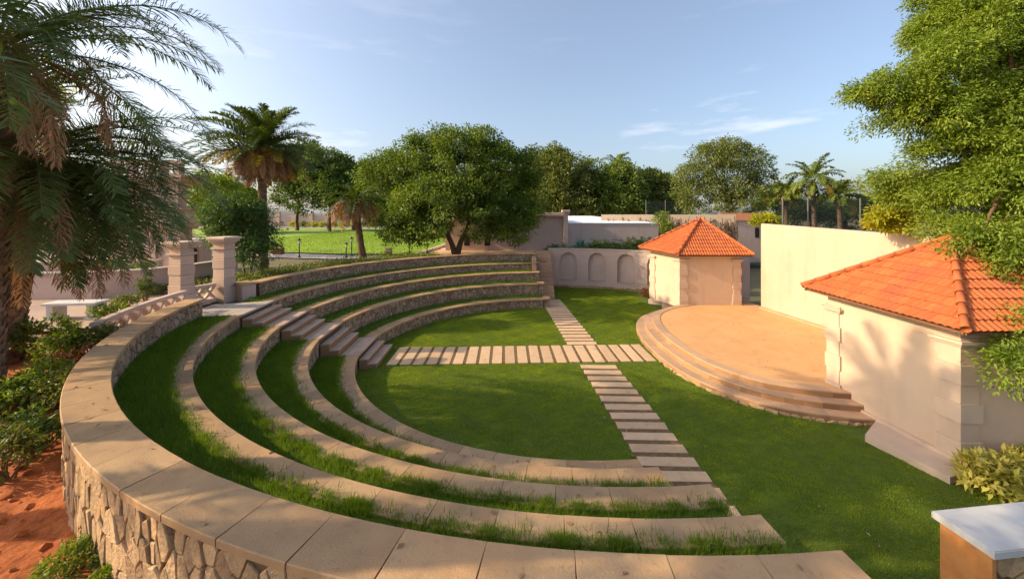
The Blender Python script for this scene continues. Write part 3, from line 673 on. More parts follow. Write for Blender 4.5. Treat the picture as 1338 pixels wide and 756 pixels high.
def crown_points(blobs, ncl, clr, per, r, inner=.25, flat=.65):
    """clumps of leaves around the shells of ellipsoids; returns leaf positions, outward vectors, clump tone"""
    B = np.array(blobs, float); wgt = (B[:, 3] * B[:, 4] + B[:, 4] * B[:, 5] + B[:, 3] * B[:, 5]); wgt /= wgt.sum()
    pick = r.choice(len(B), ncl, p=wgt); d = r.normal(size=(ncl, 3)); d /= np.linalg.norm(d, axis=1, keepdims=True)
    d[:, 2] = np.where((d[:, 2] < -.3) & (r.random(ncl) < .6), -d[:, 2], d[:, 2])
    rad_ = np.where(r.random(ncl) < inner, r.uniform(.3, .8, ncl), r.uniform(.82, 1.06, ncl))
    P = B[pick, :3] + d * B[pick, 3:] * rad_[:, None]
    tone = r.random(ncl); sz = r.uniform(.55, 1.3, ncl) * clr
    g = r.normal(size=(ncl, per, 3)); g /= np.linalg.norm(g, axis=2, keepdims=True); g *= (r.random((ncl, per, 1)) ** .45)
    g[:, :, 2] *= flat
    Q = P[:, None] + g * sz[:, None, None]
    o = g + d[:, None] * .5
    t = np.clip(tone[:, None] * .75 + r.random((ncl, per)) * .25, 0, 1)
    return Q.reshape(-1, 3), o.reshape(-1, 3), t.ravel(), P
def foliage(name, blobs, ncl, clr, per, ln, asp, m, parent, seed=0, inner=.25, flat=.65, droop=.3, up=.6):
    r = np.random.default_rng(seed); Q, o, t, P = crown_points(blobs, ncl, clr, per, r, inner, flat); n = len(Q)
    D = o + r.normal(size=(n, 3)) * .55; D[:, 2] -= droop; N = r.normal(size=(n, 3)) * .5 + np.array([0, 0, up]) + o * .5
    L_ = ln * r.uniform(.6, 1.3, n); leaf_cloud(name, Q, D, N, L_, L_ * asp, m, parent, t); return P
def limb(mb, a, b, r0, r1, rd, sag=.08, n=6):
    a, b = Vector(a), Vector(b); d = b - a; pts = []
    off = Vector((rd.uniform(-1, 1), rd.uniform(-1, 1), rd.uniform(-.3, .6))) * d.length * sag
    for i in range(n):
        t = i / (n - 1); pts.append(tuple(a + d * t + off * math.sin(math.pi * t)))
    mb.tube(pts, [r0 + (r1 - r0) * i / (n - 1) for i in range(n)], 7, rd.random(), cap=False); return pts
def tree(label, base, blobs, trunks, ncl, clr, per, ln, asp, m, seed, group=None, cat='tree', name='tree', fork=None, tr=.18, branches=14, **kw):
    root = empty(name, base, label, cat, group); rd = random.Random(seed)
    P = foliage('crown', blobs, ncl, clr, per, ln, asp, m, root, seed, **kw)
    mb = MB()
    for tp in trunks:
        pts = [base] + tp; n = len(pts)
        mb.tube([tuple(p) for p in pts], [tr * (1.25 if i == 0 else 1) * (1 - .45 * i / (n - 1)) for i in range(n)], 9, .5)
        for i in range(branches):
            q = P[rd.randrange(len(P))]; s = Vector(pts[-1]); k = rd.random()
            s = s if k < .6 else Vector(pts[-2]).lerp(s, rd.uniform(.5, 1))
            limb(mb, s, Vector(q), tr * rd.uniform(.28, .5), tr * .06, rd)
    mb.build('trunk', M['bark'], root, smooth=True)
    return root
def bush(label, x, y, z, r, h, m, seed, name='shrub', cat='shrub', group=None, ln=.07, asp=.45, ncl=60, per=26, stem=True, **kw):
    root = empty(name, (x, y, z), label, cat, group); rd = random.Random(seed)
    P = foliage('leaves', [(x, y, z + h * .55, r, r, h * .48)], ncl, r * .30, per, ln, asp, m, root, seed, inner=.4, **kw)
    mb = MB()
    for i in range(9):
        q = P[rd.randrange(len(P))]; limb(mb, (x + rd.uniform(-.05, .05), y + rd.uniform(-.05, .05), z - .05), Vector(q), .014, .005, rd, .12, 4)
    mb.build('stems', M['bark'], root); return root
def frond_arrays(A, origin, az, el0, length, curl, nleaf, ll, lw, vee, rd, tone, sag=.0, segs=14, fwd=.75, leafdroop=.25, side=0.0, mess=1.0):
    """A: dict collecting leaflet quads and rachis tubes"""
    pts = []; p = np.array(origin, float); el = el0; a = az; ds = length / segs
    for i in range(segs + 1):
        pts.append(p.copy()); d = np.array([math.cos(a) * math.cos(el), math.sin(a) * math.cos(el), math.sin(el)]); p = p + d * ds
        el = max(el - curl / segs * (0.5 + 1.2 * i / segs), -1.5); a += side / segs
    pts = np.array(pts)
    A['r'].append((pts, tone)); nl = nleaf
    t = np.linspace(.13, .99, nl); f = t * segs; i0 = np.minimum(f.astype(int), segs - 1); fr = (f - i0)[:, None]
    P = pts[i0] * (1 - fr) + pts[i0 + 1] * fr; T = pts[i0 + 1] - pts[i0]; T /= np.linalg.norm(T, axis=1, keepdims=True)
    up = np.array([0, 0, 1.]); S = np.cross(T, up); sn = np.linalg.norm(S, axis=1, keepdims=True); alt = np.array([-math.sin(az), math.cos(az), 0.]); S = np.where(sn > .15, S / (sn + 1e-9), alt); U = np.cross(S, T)
    env = np.sin(np.clip(t * .93 + .10, 0, 1) * math.pi) ** .5
    for sgn in (-1, 1):
        jit = rng.normal(size=(nl, 3)) * .17 * mess; v = vee + rng.normal(0, .30 * mess, nl)
        D = T * (fwd * (0.6 + .9 * t[:, None])) + S * sgn + U * v[:, None] + jit; D /= np.linalg.norm(D, axis=1, keepdims=True)
        Ls = ll * (.35 + .65 * env) * rng.uniform(.8, 1.1, nl)
        mid = P + D * Ls[:, None] * .5; D2 = D.copy(); D2[:, 2] -= leafdroop * rng.uniform(.6, 1.5, nl); D2 /= np.linalg.norm(D2, axis=1, keepdims=True)
        tip = mid + D2 * Ls[:, None] * .5
        W = np.cross(D, U); W = W / (np.linalg.norm(W, axis=1, keepdims=True) + 1e-9) * lw * .5 + T * lw * .25
        A['v'].append(np.stack([P - W * .5, P + W * .5, mid + W, mid - W, tip], 1)); A['t'].append(np.clip(tone * .6 + rng.random(nl) * .4, 0, 1))
def fronds_build(A, name, m, parent, rr=.02):
    V = np.concatenate(A['v']); t = np.concatenate(A['t']); n = len(V); b = np.arange(n)[:, None] * 5
    F = np.concatenate([b + np.array([0, 1, 2]), b + np.array([0, 2, 3]), b + np.array([3, 2, 4])], 0); V = V.reshape(-1, 3); tt = np.repeat(t, 5)
    # rachises
    RV = []; RF = []; RT = []; off = len(V)
    for pts, tn in A['r']:
        k = len(pts)
        for i in range(k):
            r_ = rr * (1.3 - 1.1 * i / (k - 1)); T = pts[min(i + 1, k - 1)] - pts[max(i - 1, 0)]; T = T / np.linalg.norm(T); S = np.cross(T, [0.01, .02, 1]); S /= np.linalg.norm(S); U = np.cross(S, T)
            for c in range(3):
                A_ = 2.094 * c + .5; RV.append(pts[i] + (S * math.cos(A_) + U * math.sin(A_)) * r_); RT.append(.9)
        for i in range(k - 1):
            for c in range(3):
                a, b2, c2, d2 = off + i * 3 + c, off + i * 3 + (c + 1) % 3, off + (i + 1) * 3 + (c + 1) % 3, off + (i + 1) * 3 + c; RF += [(a, b2, c2), (a, c2, d2)]
        off += 3 * k
    V = np.concatenate([V, np.array(RV)]); F = np.concatenate([F, np.array(RF)]); tt = np.concatenate([tt, np.array(RT)])
    return np_mesh(name, V, F, m, parent, tt)
def newA(): return dict(v=[], t=[], r=[])
def palm_trunk(mb, pts, rs, rd, scar=.16, out=.05):
    # trunk with leaf-base scars as overlapping lifted scales
    mb.tube(pts, rs, 14, .4)
    for i in range(len(pts) - 1):
        a, b = Vector(pts[i]), Vector(pts[i + 1]); L_ = (b - a).length; n = max(1, int(L_ / (scar * .55)))
        for j in range(n):
            t = j / n; c = a.lerp(b, t); r_ = rs[i] + (rs[i + 1] - rs[i]) * t; m_ = 9; ph = (j % 2) * math.pi / m_ + i
            for k in range(m_):
                A_ = 2 * math.pi * k / m_ + ph + rd.uniform(-.1, .1); o = Vector((math.cos(A_), math.sin(A_), 0)); s = Vector((-math.sin(A_), math.cos(A_), 0)); w_ = r_ * .36; hh = scar * rd.uniform(.7, 1.1); q = out * rd.uniform(.5, 1.3)
                base = c + o * r_ * .96
                mb.add([tuple(base - s * w_), tuple(base + s * w_), tuple(base + s * w_ * .55 + o * q + Vector((0, 0, hh))), tuple(base - s * w_ * .55 + o * q + Vector((0, 0, hh))), tuple(base + Vector((0, 0, hh * .9)))], [(0, 1, 2, 3), (3, 2, 4), (0, 3, 4), (1, 4, 2)], rd.random())
def palm(label, base, crown, tr, L_, n_up, n_mid, n_low, n_dead, ll, lw, m, seed, group=None, yellow=0, name='date_palm', nleaf=90, dead_len=.7, boss=True, curl=1.5, vee=.45, dead_el=(-1.1, -.35), yel_el=(-.7, -.1), low_el=(-.5, .15), dcurl=1.6, extra=(), extra_dead=(), ldroop=.25):
    global rng
    sv = rng; rng = np.random.default_rng(seed)
    root = empty(name, base, label, 'palm tree', group); rd = random.Random(seed); cx, cy, cz = crown
    mb = MB(); n = 8; pts = [tuple(Vector(base).lerp(Vector((cx, cy, cz - .1)), i / n)) for i in range(n + 1)]
    rs = [tr * (1.15 - .2 * min(1, i / 2)) for i in range(n + 1)]
    palm_trunk(mb, pts, rs, rd, tr * .55, tr * .16)
    mb.build('trunk', M['palmbark'], root)
    A = newA(); tot = n_up + n_mid + n_low; ga = 2.39996; k = 0
    def sp(f, el, r_=tr * .9): return (cx + math.cos(f) * r_ * math.cos(el), cy + math.sin(f) * r_ * math.cos(el), cz + .12 * math.sin(el))
    for i in range(n_up):
        f = k * ga + rd.uniform(-.2, .2); k += 1; el = rd.uniform(.85, 1.4); frond_arrays(A, sp(f, el, tr * .4), f, el, L_ * rd.uniform(.75, .95), curl * rd.uniform(.6, 1.1), nleaf, ll, lw, vee, rd, rd.random(), side=rd.uniform(-.3, .3), leafdroop=ldroop)
    for i in range(n_mid):
        f = k * ga + rd.uniform(-.2, .2); k += 1; el = rd.uniform(.15, .8); frond_arrays(A, sp(f, el), f, el, L_ * rd.uniform(.9, 1.08), curl * rd.uniform(.8, 1.2), nleaf, ll, lw, vee, rd, rd.random(), side=rd.uniform(-.3, .3), leafdroop=ldroop)
    for i in range(n_low):
        f = k * ga + rd.uniform(-.2, .2); k += 1; el = rd.uniform(*low_el); frond_arrays(A, sp(f, el), f, el, L_ * rd.uniform(.85, 1.0), curl * rd.uniform(.6, 1.0), nleaf, ll, lw, vee * .6, rd, rd.random() * .8, side=rd.uniform(-.3, .3), leafdroop=ldroop)
    for (az, el, ln_, cu) in extra: frond_arrays(A, sp(az, el), az, el, ln_, cu, int(nleaf * 1.1), ll, lw, vee, rd, rd.random(), leafdroop=ldroop)
    fronds_build(A, 'fronds', m, root, tr * .07)
    if yellow:
        A = newA()
        for i in range(yellow):
            f = k * ga; k += 1; el = rd.uniform(*yel_el); frond_arrays(A, sp(f, el), f, el, L_ * rd.uniform(.75, .95), curl * .7, nleaf, ll, lw, .2, rd, rd.random(), leafdroop=ldroop)
        fronds_build(A, 'yellowing_fronds', M['palmy'], root, tr * .07)
    if n_dead or extra_dead:
        A = newA()
        for i in range(n_dead):
            f = k * ga; k += 1; el = rd.uniform(*dead_el); frond_arrays(A, sp(f, el), f, el, L_ * dead_len * rd.uniform(.7, 1.1), dcurl, int(nleaf * .8), ll * .8, lw * .8, -.1, rd, rd.random(), leafdroop=1.6, fwd=1.0, mess=2.6)
        for (az, el, ln_, cu) in extra_dead: frond_arrays(A, sp(az, el), az, el, ln_, cu, nleaf, ll * .8, lw * .9, -.1, rd, rd.random(), leafdroop=1.7, fwd=1.0, mess=2.6)
        fronds_build(A, 'dead_fronds', M['palmdead'], root, tr * .08)
    if boss:
        mb = MB()
        for i in range(70):   # cut leaf bases and fibre under the crown
            f = rd.uniform(0, 6.28); z = cz - .15 - rd.random() * .9; o = Vector((math.cos(f), math.sin(f), 0)); b = Vector((cx, cy, z)) + o * tr * .8; e = b + o * tr * rd.uniform(.3, .8) + Vector((0, 0, rd.uniform(.05, .3)))
            mb.tube([tuple(b), tuple(e)], [tr * .22, tr * .10], 5, rd.random())
        mb.build('leaf_bases', M['palmbark'], root)
    rng = sv
    return root
# ------------------------------------------------------------------ grass
def blades(name, X, Y, Z, hgt, wid, m, tone, lean=.5, label='', seed=1):
    r = np.random.default_rng(seed); n = len(X); a = r.uniform(0, 6.283, n); b = r.uniform(0, 6.283, n); l = lean * r.random(n)
    dx, dy = np.cos(a) * wid / 2, np.sin(a) * wid / 2; lx, ly = np.cos(b) * l * hgt, np.sin(b) * l * hgt
    V = np.empty((n, 3, 3)); V[:, 0] = np.stack([X - dx, Y - dy, Z], 1); V[:, 1] = np.stack([X + dx, Y + dy, Z], 1); V[:, 2] = np.stack([X + lx, Y + ly, Z + hgt * (1 - .35 * l)], 1)
    F = np.arange(3 * n).reshape(n, 3)
    return tag(np_mesh(name, V.reshape(-1, 3), F, m, None, np.repeat(tone, 3)), label, 'grass', kind='stuff')
def in_slab(x, y):
    k = np.zeros(len(x), bool)
    for sx, sy, hx, hy, a in SL:
        c, s = math.cos(-a), math.sin(-a); u = (x - sx) * c - (y - sy) * s; v = (x - sx) * s + (y - sy) * c; k |= (np.abs(u) < hx - .01) & (np.abs(v) < hy - .01)
    return k
def patch(x, y): return np.clip(.5 + .22 * hnoise(x, y, .9) + .22 * hnoise(x + 5, y + 1, 2.7) + .26 * hnoise(x + 2 * np.sin(y), y + 9, 7.3), 0, 1)
g = np.random.default_rng(21)
n = 1500000
th = g.uniform(0, 1, n); Yg = .9 + 23.5 * th ** 1.35; Xg = g.uniform(-5.2, 9.5, n)
rr = np.hypot(Xg - CX, Yg - CY)
ok = ((rr < 6.36) | ((Xg > CX + .9) & (rr < 12.05))) & (Xg < Yg * 1.42 + .3) & (Xg > -Yg * 1.4)
# stage, hut and ledges keep out
exy = np.array(ed)
dst = np.full(n, 9.0)
for i in range(len(exy)): dst = np.minimum(dst, np.hypot(Xg - exy[i, 0], Yg - exy[i, 1]))
ok &= ~((dst < .93) | ((Xg > 6.0) & (Yg > 9.4) & (Yg < 18)) | ((Xg > 5.6) & (Yg > 11.2) & (Yg < 15.6)))
def hutx(y): return 8.13 - (y - 7.05) * .1
ok &= ~((Yg > 7.0) & (Yg < 10) & (Xg > hutx(Yg))) & ~((Yg > 6.7) & (Yg < 8.4) & (Xg > 7.15 + (8.0 - Yg) * .27) )
ok &= ~((Xg > 4.3) & (Xg < 6.9) & (Yg > 3.5) & (Yg < 4.3))
ok &= ~((Xg > 6.7) & (Yg > 18.0))
Xg, Yg = Xg[ok], Yg[ok]; ok = ~in_slab(Xg, Yg)
pathband = (np.abs(Yg - (12.74 + .037 * (Xg + 4.1))) < .80) & (Xg > -4.3) & (Xg < 4.5)
pathband |= (np.abs(Xg - (2.42 - .082 * (Yg - 11.9))) < .56)
ok &= ~(pathband & (g.random(len(Xg)) < .72 + .25 * (hnoise(Xg, Yg, 3.0) < .1)))
Xg, Yg = Xg[ok], Yg[ok]; pt = patch(Xg, Yg)
sc_ = .7 + .055 * Yg
hg = .030 * (.6 + .7 * g.random(len(Xg))) * (.45 + 1.1 * pt); 
blades('lawn_grass', Xg, Yg, lawn_z(Xg, Yg) - .008, hg, .010 * sc_, M['grass'], np.clip(-.05 + .8 * pt + .35 * g.random(len(Xg)), 0, 1), .9, 'short dense green lawn grass filling the arena floor around the stepping slabs', 3)
XT, YT, ZT, HT, TT = [], [], [], [], []
for k in range(4):
    ro = R[k + 1] + .03
    n_a, f_a = fl_ang(R[k] + .4)
    for b0, b1, dens, ri in ((n_a + .3, near_end[k][0] - .2, 3400, R[k] + WN[k] - .02), ([91, 92.6, 93.6, 93][k] + .5, 360 + f_a - .3, 900, R[k] + WD[k] - .02)):
        area = rad(b1 - b0) * (ro * ro - ri * ri) / 2; n = int(area * dens); a = g.uniform(b0, b1, n); r_ = np.sqrt(g.uniform((ri - .02) ** 2, ro ** 2, n))
        # untidy tufts growing out over the seat behind them
        edge_n = int(n * .05); a2 = g.uniform(b0, b1, edge_n); tuft = hnoise(a2 * .9, a2 * .37 + k, 2.3); keep2 = tuft > -.15; a2 = a2[keep2]; r2 = ri - np.abs(g.normal(0, .05, len(a2))) * (1 + 1.2 * tuft[keep2])
        a = np.concatenate([a, a2]); r_ = np.concatenate([r_, r2]); over = np.concatenate([np.zeros(n), np.ones(len(a2))])
        x = CX + r_ * np.cos(np.radians(a)); y = CY + r_ * np.sin(np.radians(a)); pp = patch(x * 1.4, y * 1.4)
        XT.append(x); YT.append(y); ZT.append(np.full(len(x), H[k] - .04) + over * .035); HT.append((.06 + .06 * pp + .04 * g.random(len(x))) * np.where(g.random(len(x)) < .03, 1.7, 1) * (.8 + .2 * (1 - over))); TT.append(np.clip(.1 + .5 * pp + .4 * g.random(len(x)), 0, 1))
for k in range(4):   # dense tufts that lean out over the back edge of each near seat
    n_a, f_a = fl_ang(R[k] + .4); ri = R[k] + WN[k]
    nt_ = int(rad(near_end[k][0] - n_a) * ri * 16); ta = g.uniform(n_a + .5, near_end[k][0] - .5, nt_)
    big = np.clip(.5 + hnoise(ta * .6, ta * .31 + k * 3, 1.6), .12, 1.3) * np.where(ta < -128, .45, 1)
    pr = 80; a = np.repeat(ta, pr) + np.degrees(g.normal(0, .055, nt_ * pr)) / ri; b_ = np.repeat(big, pr)
    r_ = ri + g.normal(.015, .035, nt_ * pr) - .02 * b_
    x = CX + r_ * np.cos(np.radians(a)); y = CY + r_ * np.sin(np.radians(a))
    XT.append(x); YT.append(y); ZT.append(np.full(len(x), H[k] - .02)); HT.append((.045 + .055 * b_) * g.uniform(.5, 1.15, len(x))); TT.append(np.clip(.25 + .3 * np.repeat(g.random(nt_), pr) + .45 * g.random(len(x)), 0, 1))
XT, YT, ZT, HT, TT = map(np.concatenate, (XT, YT, ZT, HT, TT)); far_ = np.hypot(XT, YT)
blades('terrace_grass', XT, YT, ZT, HT, .0085 * (.6 + .10 * far_), M['grass_t'], TT, .9, 'longer unkempt grass growing on the curved terraces between the stone seats', 4)
n = 60000; a = g.uniform(0, 1, n); xf = g.uniform(-30, -7.6, n); yf = g.uniform(27.5, 60, n)
okf = (xf > -yf * .72) & (xf < -7.3 + (yf - 30) * .04) & (yf > 27.5 + np.maximum(0, (-12 - xf) * .27)); xf, yf = xf[okf], yf[okf]
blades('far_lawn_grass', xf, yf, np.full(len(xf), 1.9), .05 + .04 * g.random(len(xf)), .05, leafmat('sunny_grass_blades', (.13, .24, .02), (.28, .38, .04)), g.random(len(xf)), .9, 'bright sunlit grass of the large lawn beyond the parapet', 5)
# ------------------------------------------------------------------ trees
def at(u, v, Z): return ((u - 680) * Z / 498.44, Z, CAMH - (v - 281.04) * Z / 498.44)
def blob(u, v, Z, ru, rv, rz=None):
    x, y, z = at(u, v, Z); k = Z / 498.44; return (x, y, z, ru * k, (rz if rz else ru * k), rv * k)
# twin trunk tree behind the far parapet
tree('broad spreading tree with twin leaning trunks behind the far parapet', (*at(596, 335, 25.6)[:2], 1.85),
     [blob(512, 240, 27.5, 42, 38), blob(548, 225, 26.5, 42, 42), blob(600, 215, 25.5, 50, 45), blob(650, 235, 25.8, 45, 45), blob(590, 270, 25, 70, 40), blob(665, 280, 25.5, 35, 30), blob(545, 285, 25, 38, 28), blob(632, 195, 25.6, 24, 26), blob(612, 176, 25.8, 9, 8), blob(545, 182, 26, 7, 8), blob(655, 196, 25.5, 10, 12), blob(694, 203, 25.6, 6, 9), blob(681, 214, 25.6, 7, 8), blob(512, 200, 26, 9, 9), blob(690, 245, 25.5, 16, 45), blob(548, 195, 26, 14, 16), blob(575, 185, 26, 14, 18), blob(530, 304, 25, 26, 16), blob(655, 300, 25.2, 40, 20), blob(690, 275, 25.5, 18, 22), blob(560, 300, 24.6, 26, 12)],
     [[at(590, 318, 25.5), at(583, 302, 25.4), at(570, 268, 25.4)], [at(602, 316, 25.6), at(610, 300, 25.7), at(622, 262, 25.7)]], 1050, .72, 95, .20, .45, M['leaf_mid'], 31, tr=.20, branches=22, inner=.35)
# palms
palm('tall date palm with a thick skirt of dry fronds beyond the right gate column', (-11.9, 17.7, 1.8), at(342, 197, 17.7), .17, 2.75, 22, 30, 12, 60, .46, .040, M['palm2'], 41, yellow=12, nleaf=74, dead_len=.68, curl=1.15, dead_el=(-.45, .1), yel_el=(-.35, .1), low_el=(-.1, .2), dcurl=2.4)
palm('small date palm with a brown drooping frond mass beside the large lawn', (*at(474, 338, 25)[:2], 1.88), at(464, 266, 24.8), .20, 2.2, 6, 12, 6, 44, .34, .045, M['palm2'], 42, yellow=5, nleaf=50, dead_len=.95, curl=1.5, boss=False, dead_el=(-.2, .35), dcurl=2.4, low_el=(0, .3))
palm('foreground date palm at the left edge with its crown near the top corner', (-9.1, 6.35, 1.45), (*at(-2, 70, 6.5)[:2], at(0, 62, 6.5)[2]), .27, 3.4, 7, 11, 12, 5, .50, .022, M['palm'], 43, nleaf=95, curl=1.45, vee=.25,
     extra=((.30, .75, 3.9, 1.75), (.02, .50, 3.4, 1.35), (-.30, .25, 3.2, 1.1)), extra_dead=((-.25, -.35, 2.6, 2.1), (.15, .15, 2.6, 3.2), (-.5, .05, 2.9, 3.0), (.5, -.3, 2.3, 2.0), (-.75, -.2, 2.2, 2.2)), ldroop=.45)
palm('lower dense date palm hanging over the parapet behind the foreground palm', (-10.55, 7.7, 1.5), at(38, 200, 7.7), .28, 3.3, 8, 20, 42, 9, .55, .025, M['palm'], 44, nleaf=92, curl=1.35, vee=.35, dead_len=.9,
     extra=((.10, .45, 3.4, .95), (-.15, .25, 3.4, .8), (.35, .12, 3.6, .7), (-.05, .05, 3.3, .8), (-.35, -.1, 3.3, .9), (.1, -.35, 3.1, .7), (-.2, -.6, 3.1, .5), (.25, -.75, 3.1, .5), (-.5, -.5, 2.9, .7), (0, -.2, 3.3, .8), (-.3, -.9, 2.9, .4)), extra_dead=((-.15, -.85, 3.2, .5), (.1, -.9, 2.8, .5), (-.3, -1.0, 2.8, .5), (0.0, -.7, 3.2, .7), (-.1, -1.05, 3.0, .4), (-.9, -.2, 2.6, 1.4), (-.7, -.5, 2.9, 1.0), (-1.1, -.4, 2.4, 1.2), (-.5, -.3, 3.0, 1.3)), ldroop=.3)
palm('tall date palm just outside the left edge whose trunk shadow crosses the parapet', (-8.6, 3.80, 1.4), (-8.7, 3.75, 7.6), .2, 3.0, 6, 10, 12, 0, .45, .05, M['palm'], 45, nleaf=50, curl=1.4, boss=False)
palm('tall date palm outside the lower left corner shading the near lawn', (-7.0, 2.25, 1.4), (-7.0, 2.2, 6.6), .2, 3.0, 6, 10, 12, 0, .45, .05, M['palm'], 46, nleaf=50, curl=1.4, boss=False)
palm('very tall palm outside the left edge whose crown shadow falls on the near hut', (-12.6, 6.2, 1.5), (-12.5, 6.2, 10.6), .2, 2.6, 8, 10, 8, 0, .5, .06, M['palm'], 47, nleaf=50, curl=1.2, boss=False)
# coconut palms beyond the tall wall
for i, (u, v, Z, r_, lab) in enumerate([(1062, 234, 50, 40, 'tallest coconut palm standing free against the sky beyond the tall wall'), (1026, 252, 52, 30, 'coconut palm with brown hanging fronds left of the tallest palm'),
                                        (1096, 256, 49, 32, 'yellowish coconut palm right of the tallest palm'), (1129, 268, 52, 24, 'short coconut palm farthest right behind the netting')]):
    cx_, cy_, cz_ = at(u, v, Z)
    palm(lab, (cx_ + .3, cy_, .5), (cx_, cy_, cz_), .26, r_ * Z / 498.44, 7, 9, 6, 2 if i < 2 else 1, .85, .11, M['coco'], 60 + i, 'coconut palms beyond the tall wall', yellow=2, name='coconut_palm', nleaf=44, dead_len=.6, boss=False, curl=1.5, vee=.1, ldroop=.6)
cx_, cy_, cz_ = at(806, 214, 62); palm('coconut palm crown poking out of the distant tree row', (cx_, cy_, 1), (cx_, cy_, cz_), .25, 3.2, 6, 6, 5, 0, .7, .09, M['coco'], 66, None, name='coconut_palm', nleaf=40, boss=False, vee=.1, ldroop=.6)
# round tree right of centre
tree('round topped olive green tree behind the far hut', (*at(952, 320, 42)[:2], 0.6), [blob(935, 222, 42, 42, 34), blob(968, 225, 42, 38, 36), blob(910, 250, 41, 30, 36), blob(945, 265, 41, 50, 28), blob(990, 255, 42, 22, 28), blob(950, 200, 42, 30, 18)], [[at(952, 300, 42), at(950, 262, 42)]], 620, .75, 50, .26, .42, M['leaf_olive'], 32, inner=.35, tr=.3)
# distant tree row
bgl = [(700, 232, 60, 26, 30, 'leftmost tree of the distant row, peeping out beside the twin trunk tree'), (738, 232, 58, 36, 34, 'tallest spreading tree of the distant row above the white roof'), (775, 240, 62, 28, 32, 'dense tree in the distant row between the tall one and the palm crown'),
       (812, 243, 59, 30, 30, 'tree in the distant row just below the palm crown'), (846, 250, 61, 26, 26, 'low tree of the distant row nearest the round topped tree'), (872, 254, 63, 22, 24, 'last low tree of the distant row touching the round topped tree')]
for i, (u, v, Z, ru, rv, lab) in enumerate(bgl):
    rd = random.Random(70 + i); ru *= 1.15; rv *= 1.12; bl = [blob(u, v + 4, Z, ru * .9, rv)] + [blob(u + rd.uniform(-.7, .7) * ru, v + rd.uniform(-.7, .5) * rv, Z + rd.uniform(-1, 1), ru * .45, rv * .42) for _ in range(6)] + [blob(u + rd.uniform(-.4, .4) * ru, v + rv * .7, Z - 1, ru * .8, rv * .6), blob(u - ru * .5, v + rv * 1.0, Z - 1.5, ru * .6, rv * .4), blob(u + ru * .5, v + rv * 1.0, Z - 1.5, ru * .6, rv * .4)]
    tree(lab, (*at(u, 300, Z)[:2], .8), bl, [[at(u, 285, Z), at(u + 2, 262, Z)]], 520, 1.0, 44, .42, .5, [M['leaf_bg'], M['leaf_olive'], M['leaf_bg']][i % 3], 70 + i, 'distant row of trees behind the arched wall', inner=.3, tr=.3, branches=6)
lf = [(388, 225, 70, 36, 40, 'dark tree directly behind the tall date palm, beyond the large lawn'), (430, 222, 66, 34, 34, 'tallest dark tree beyond the large lawn'), (462, 240, 72, 30, 34, 'dark tree beyond the large lawn partly behind the twin trunk tree'), (300, 262, 60, 34, 30, 'dark tree behind the pale leafed small tree, left of the date palm'), (510, 250, 70, 30, 40, 'tree beyond the lawn hidden for the most part by the twin trunk crown'), (640, 250, 66, 40, 36, 'tree glimpsed behind the right half of the twin trunk crown')]
for i, (u, v, Z, ru, rv, lab) in enumerate(lf):
    rd = random.Random(90 + i); bl = [blob(u, v + 8, Z, ru * .9, rv)] + [blob(u + rd.uniform(-.7, .7) * ru, v + rd.uniform(-.7, .5) * rv, Z + rd.uniform(-1, 1), ru * .45, rv * .42) for _ in range(6)] + [blob(u + rd.uniform(-.4, .4) * ru, v + rv * .8, Z - 1, ru * .95, rv * .5)]
    tree(lab, (*at(u, 300, Z)[:2], 1.5), bl, [[at(u, 288, Z), at(u + 2, 262, Z)]], 480, 1.1, 44, .45, .5, M['leaf_dark'] if i != 3 else M['leaf_bright'], 90 + i, 'dark trees beyond the large lawn', inner=.3, tr=.35, branches=6)
# low wood right of the round tree and behind the palms
for i, (u, v, Z, ru, rv, lab) in enumerate([(1015, 268, 66, 26, 22, 'low dark tree behind the brown fronded coconut palm'), (1060, 280, 70, 34, 18, 'low dark tree behind the trunk of the tallest coconut palm'), (1105, 282, 68, 34, 18, 'low dark tree behind the yellowish coconut palm'), (1160, 276, 64, 34, 24, 'low dark tree at the right behind the netting')]):
    tree(lab, (*at(u, 300, Z)[:2], .8), [blob(u, v, Z, ru, rv), blob(u + 12, v - 8, Z, ru * .5, rv * .6), blob(u - 14, v - 4, Z + 1, ru * .5, rv * .6)], [[at(u, 292, Z), at(u, 280, Z)]], 200, 1.0, 44, .42, .45, M['leaf_dark'], 120 + i, 'low dark trees behind the coconut palms', inner=.3, tr=.3, branches=4)
# near right tree
tree('big bright green tree leaning in from the right edge above the near hut', (12.6, 8.6, 0), 
     [blob(1300, 60, 9.2, 75, 60, 1.1), blob(1235, 90, 9.0, 55, 40, .9), blob(1180, 118, 9.2, 48, 24, .7), blob(1140, 124, 9.3, 26, 13, .4), blob(1215, 150, 9.0, 50, 26, .8), blob(1310, 160, 8.8, 70, 55, 1.1), blob(1250, 35, 9.6, 45, 32, .8), blob(1215, 45, 9.6, 20, 14, .4), blob(1300, -20, 9.5, 80, 50, 1.2), blob(1265, 200, 8.8, 52, 30, .9), blob(1320, 250, 8.4, 60, 50, 1.0), blob(1260, 258, 9.2, 50, 34, .8), blob(1165, 240, 10.6, 34, 24, .6), blob(1200, 258, 10.4, 36, 26, .6), blob(1300, 315, 8.0, 50, 26, .7), blob(1335, 345, 7.6, 34, 30, .5), blob(1250, 300, 9.0, 40, 16, .5), blob(1136, 170, 9.3, 10, 6, .15), blob(1390, 120, 8.8, 70, 120, 1.3), blob(1390, 300, 8.2, 60, 80, 1.0), blob(1335, 490, 6.4, 36, 34, .35), blob(1350, 440, 6.6, 26, 40, .4)],
     [[(12.4, 8.6, 2.2), (12.0, 8.6, 4.2), (11.7, 8.7, 6.0)]], 1500, .36, 150, .088, .36, M['leaf_bright'], 33, tr=.24, branches=90, inner=.2, droop=.5, flat=.75)
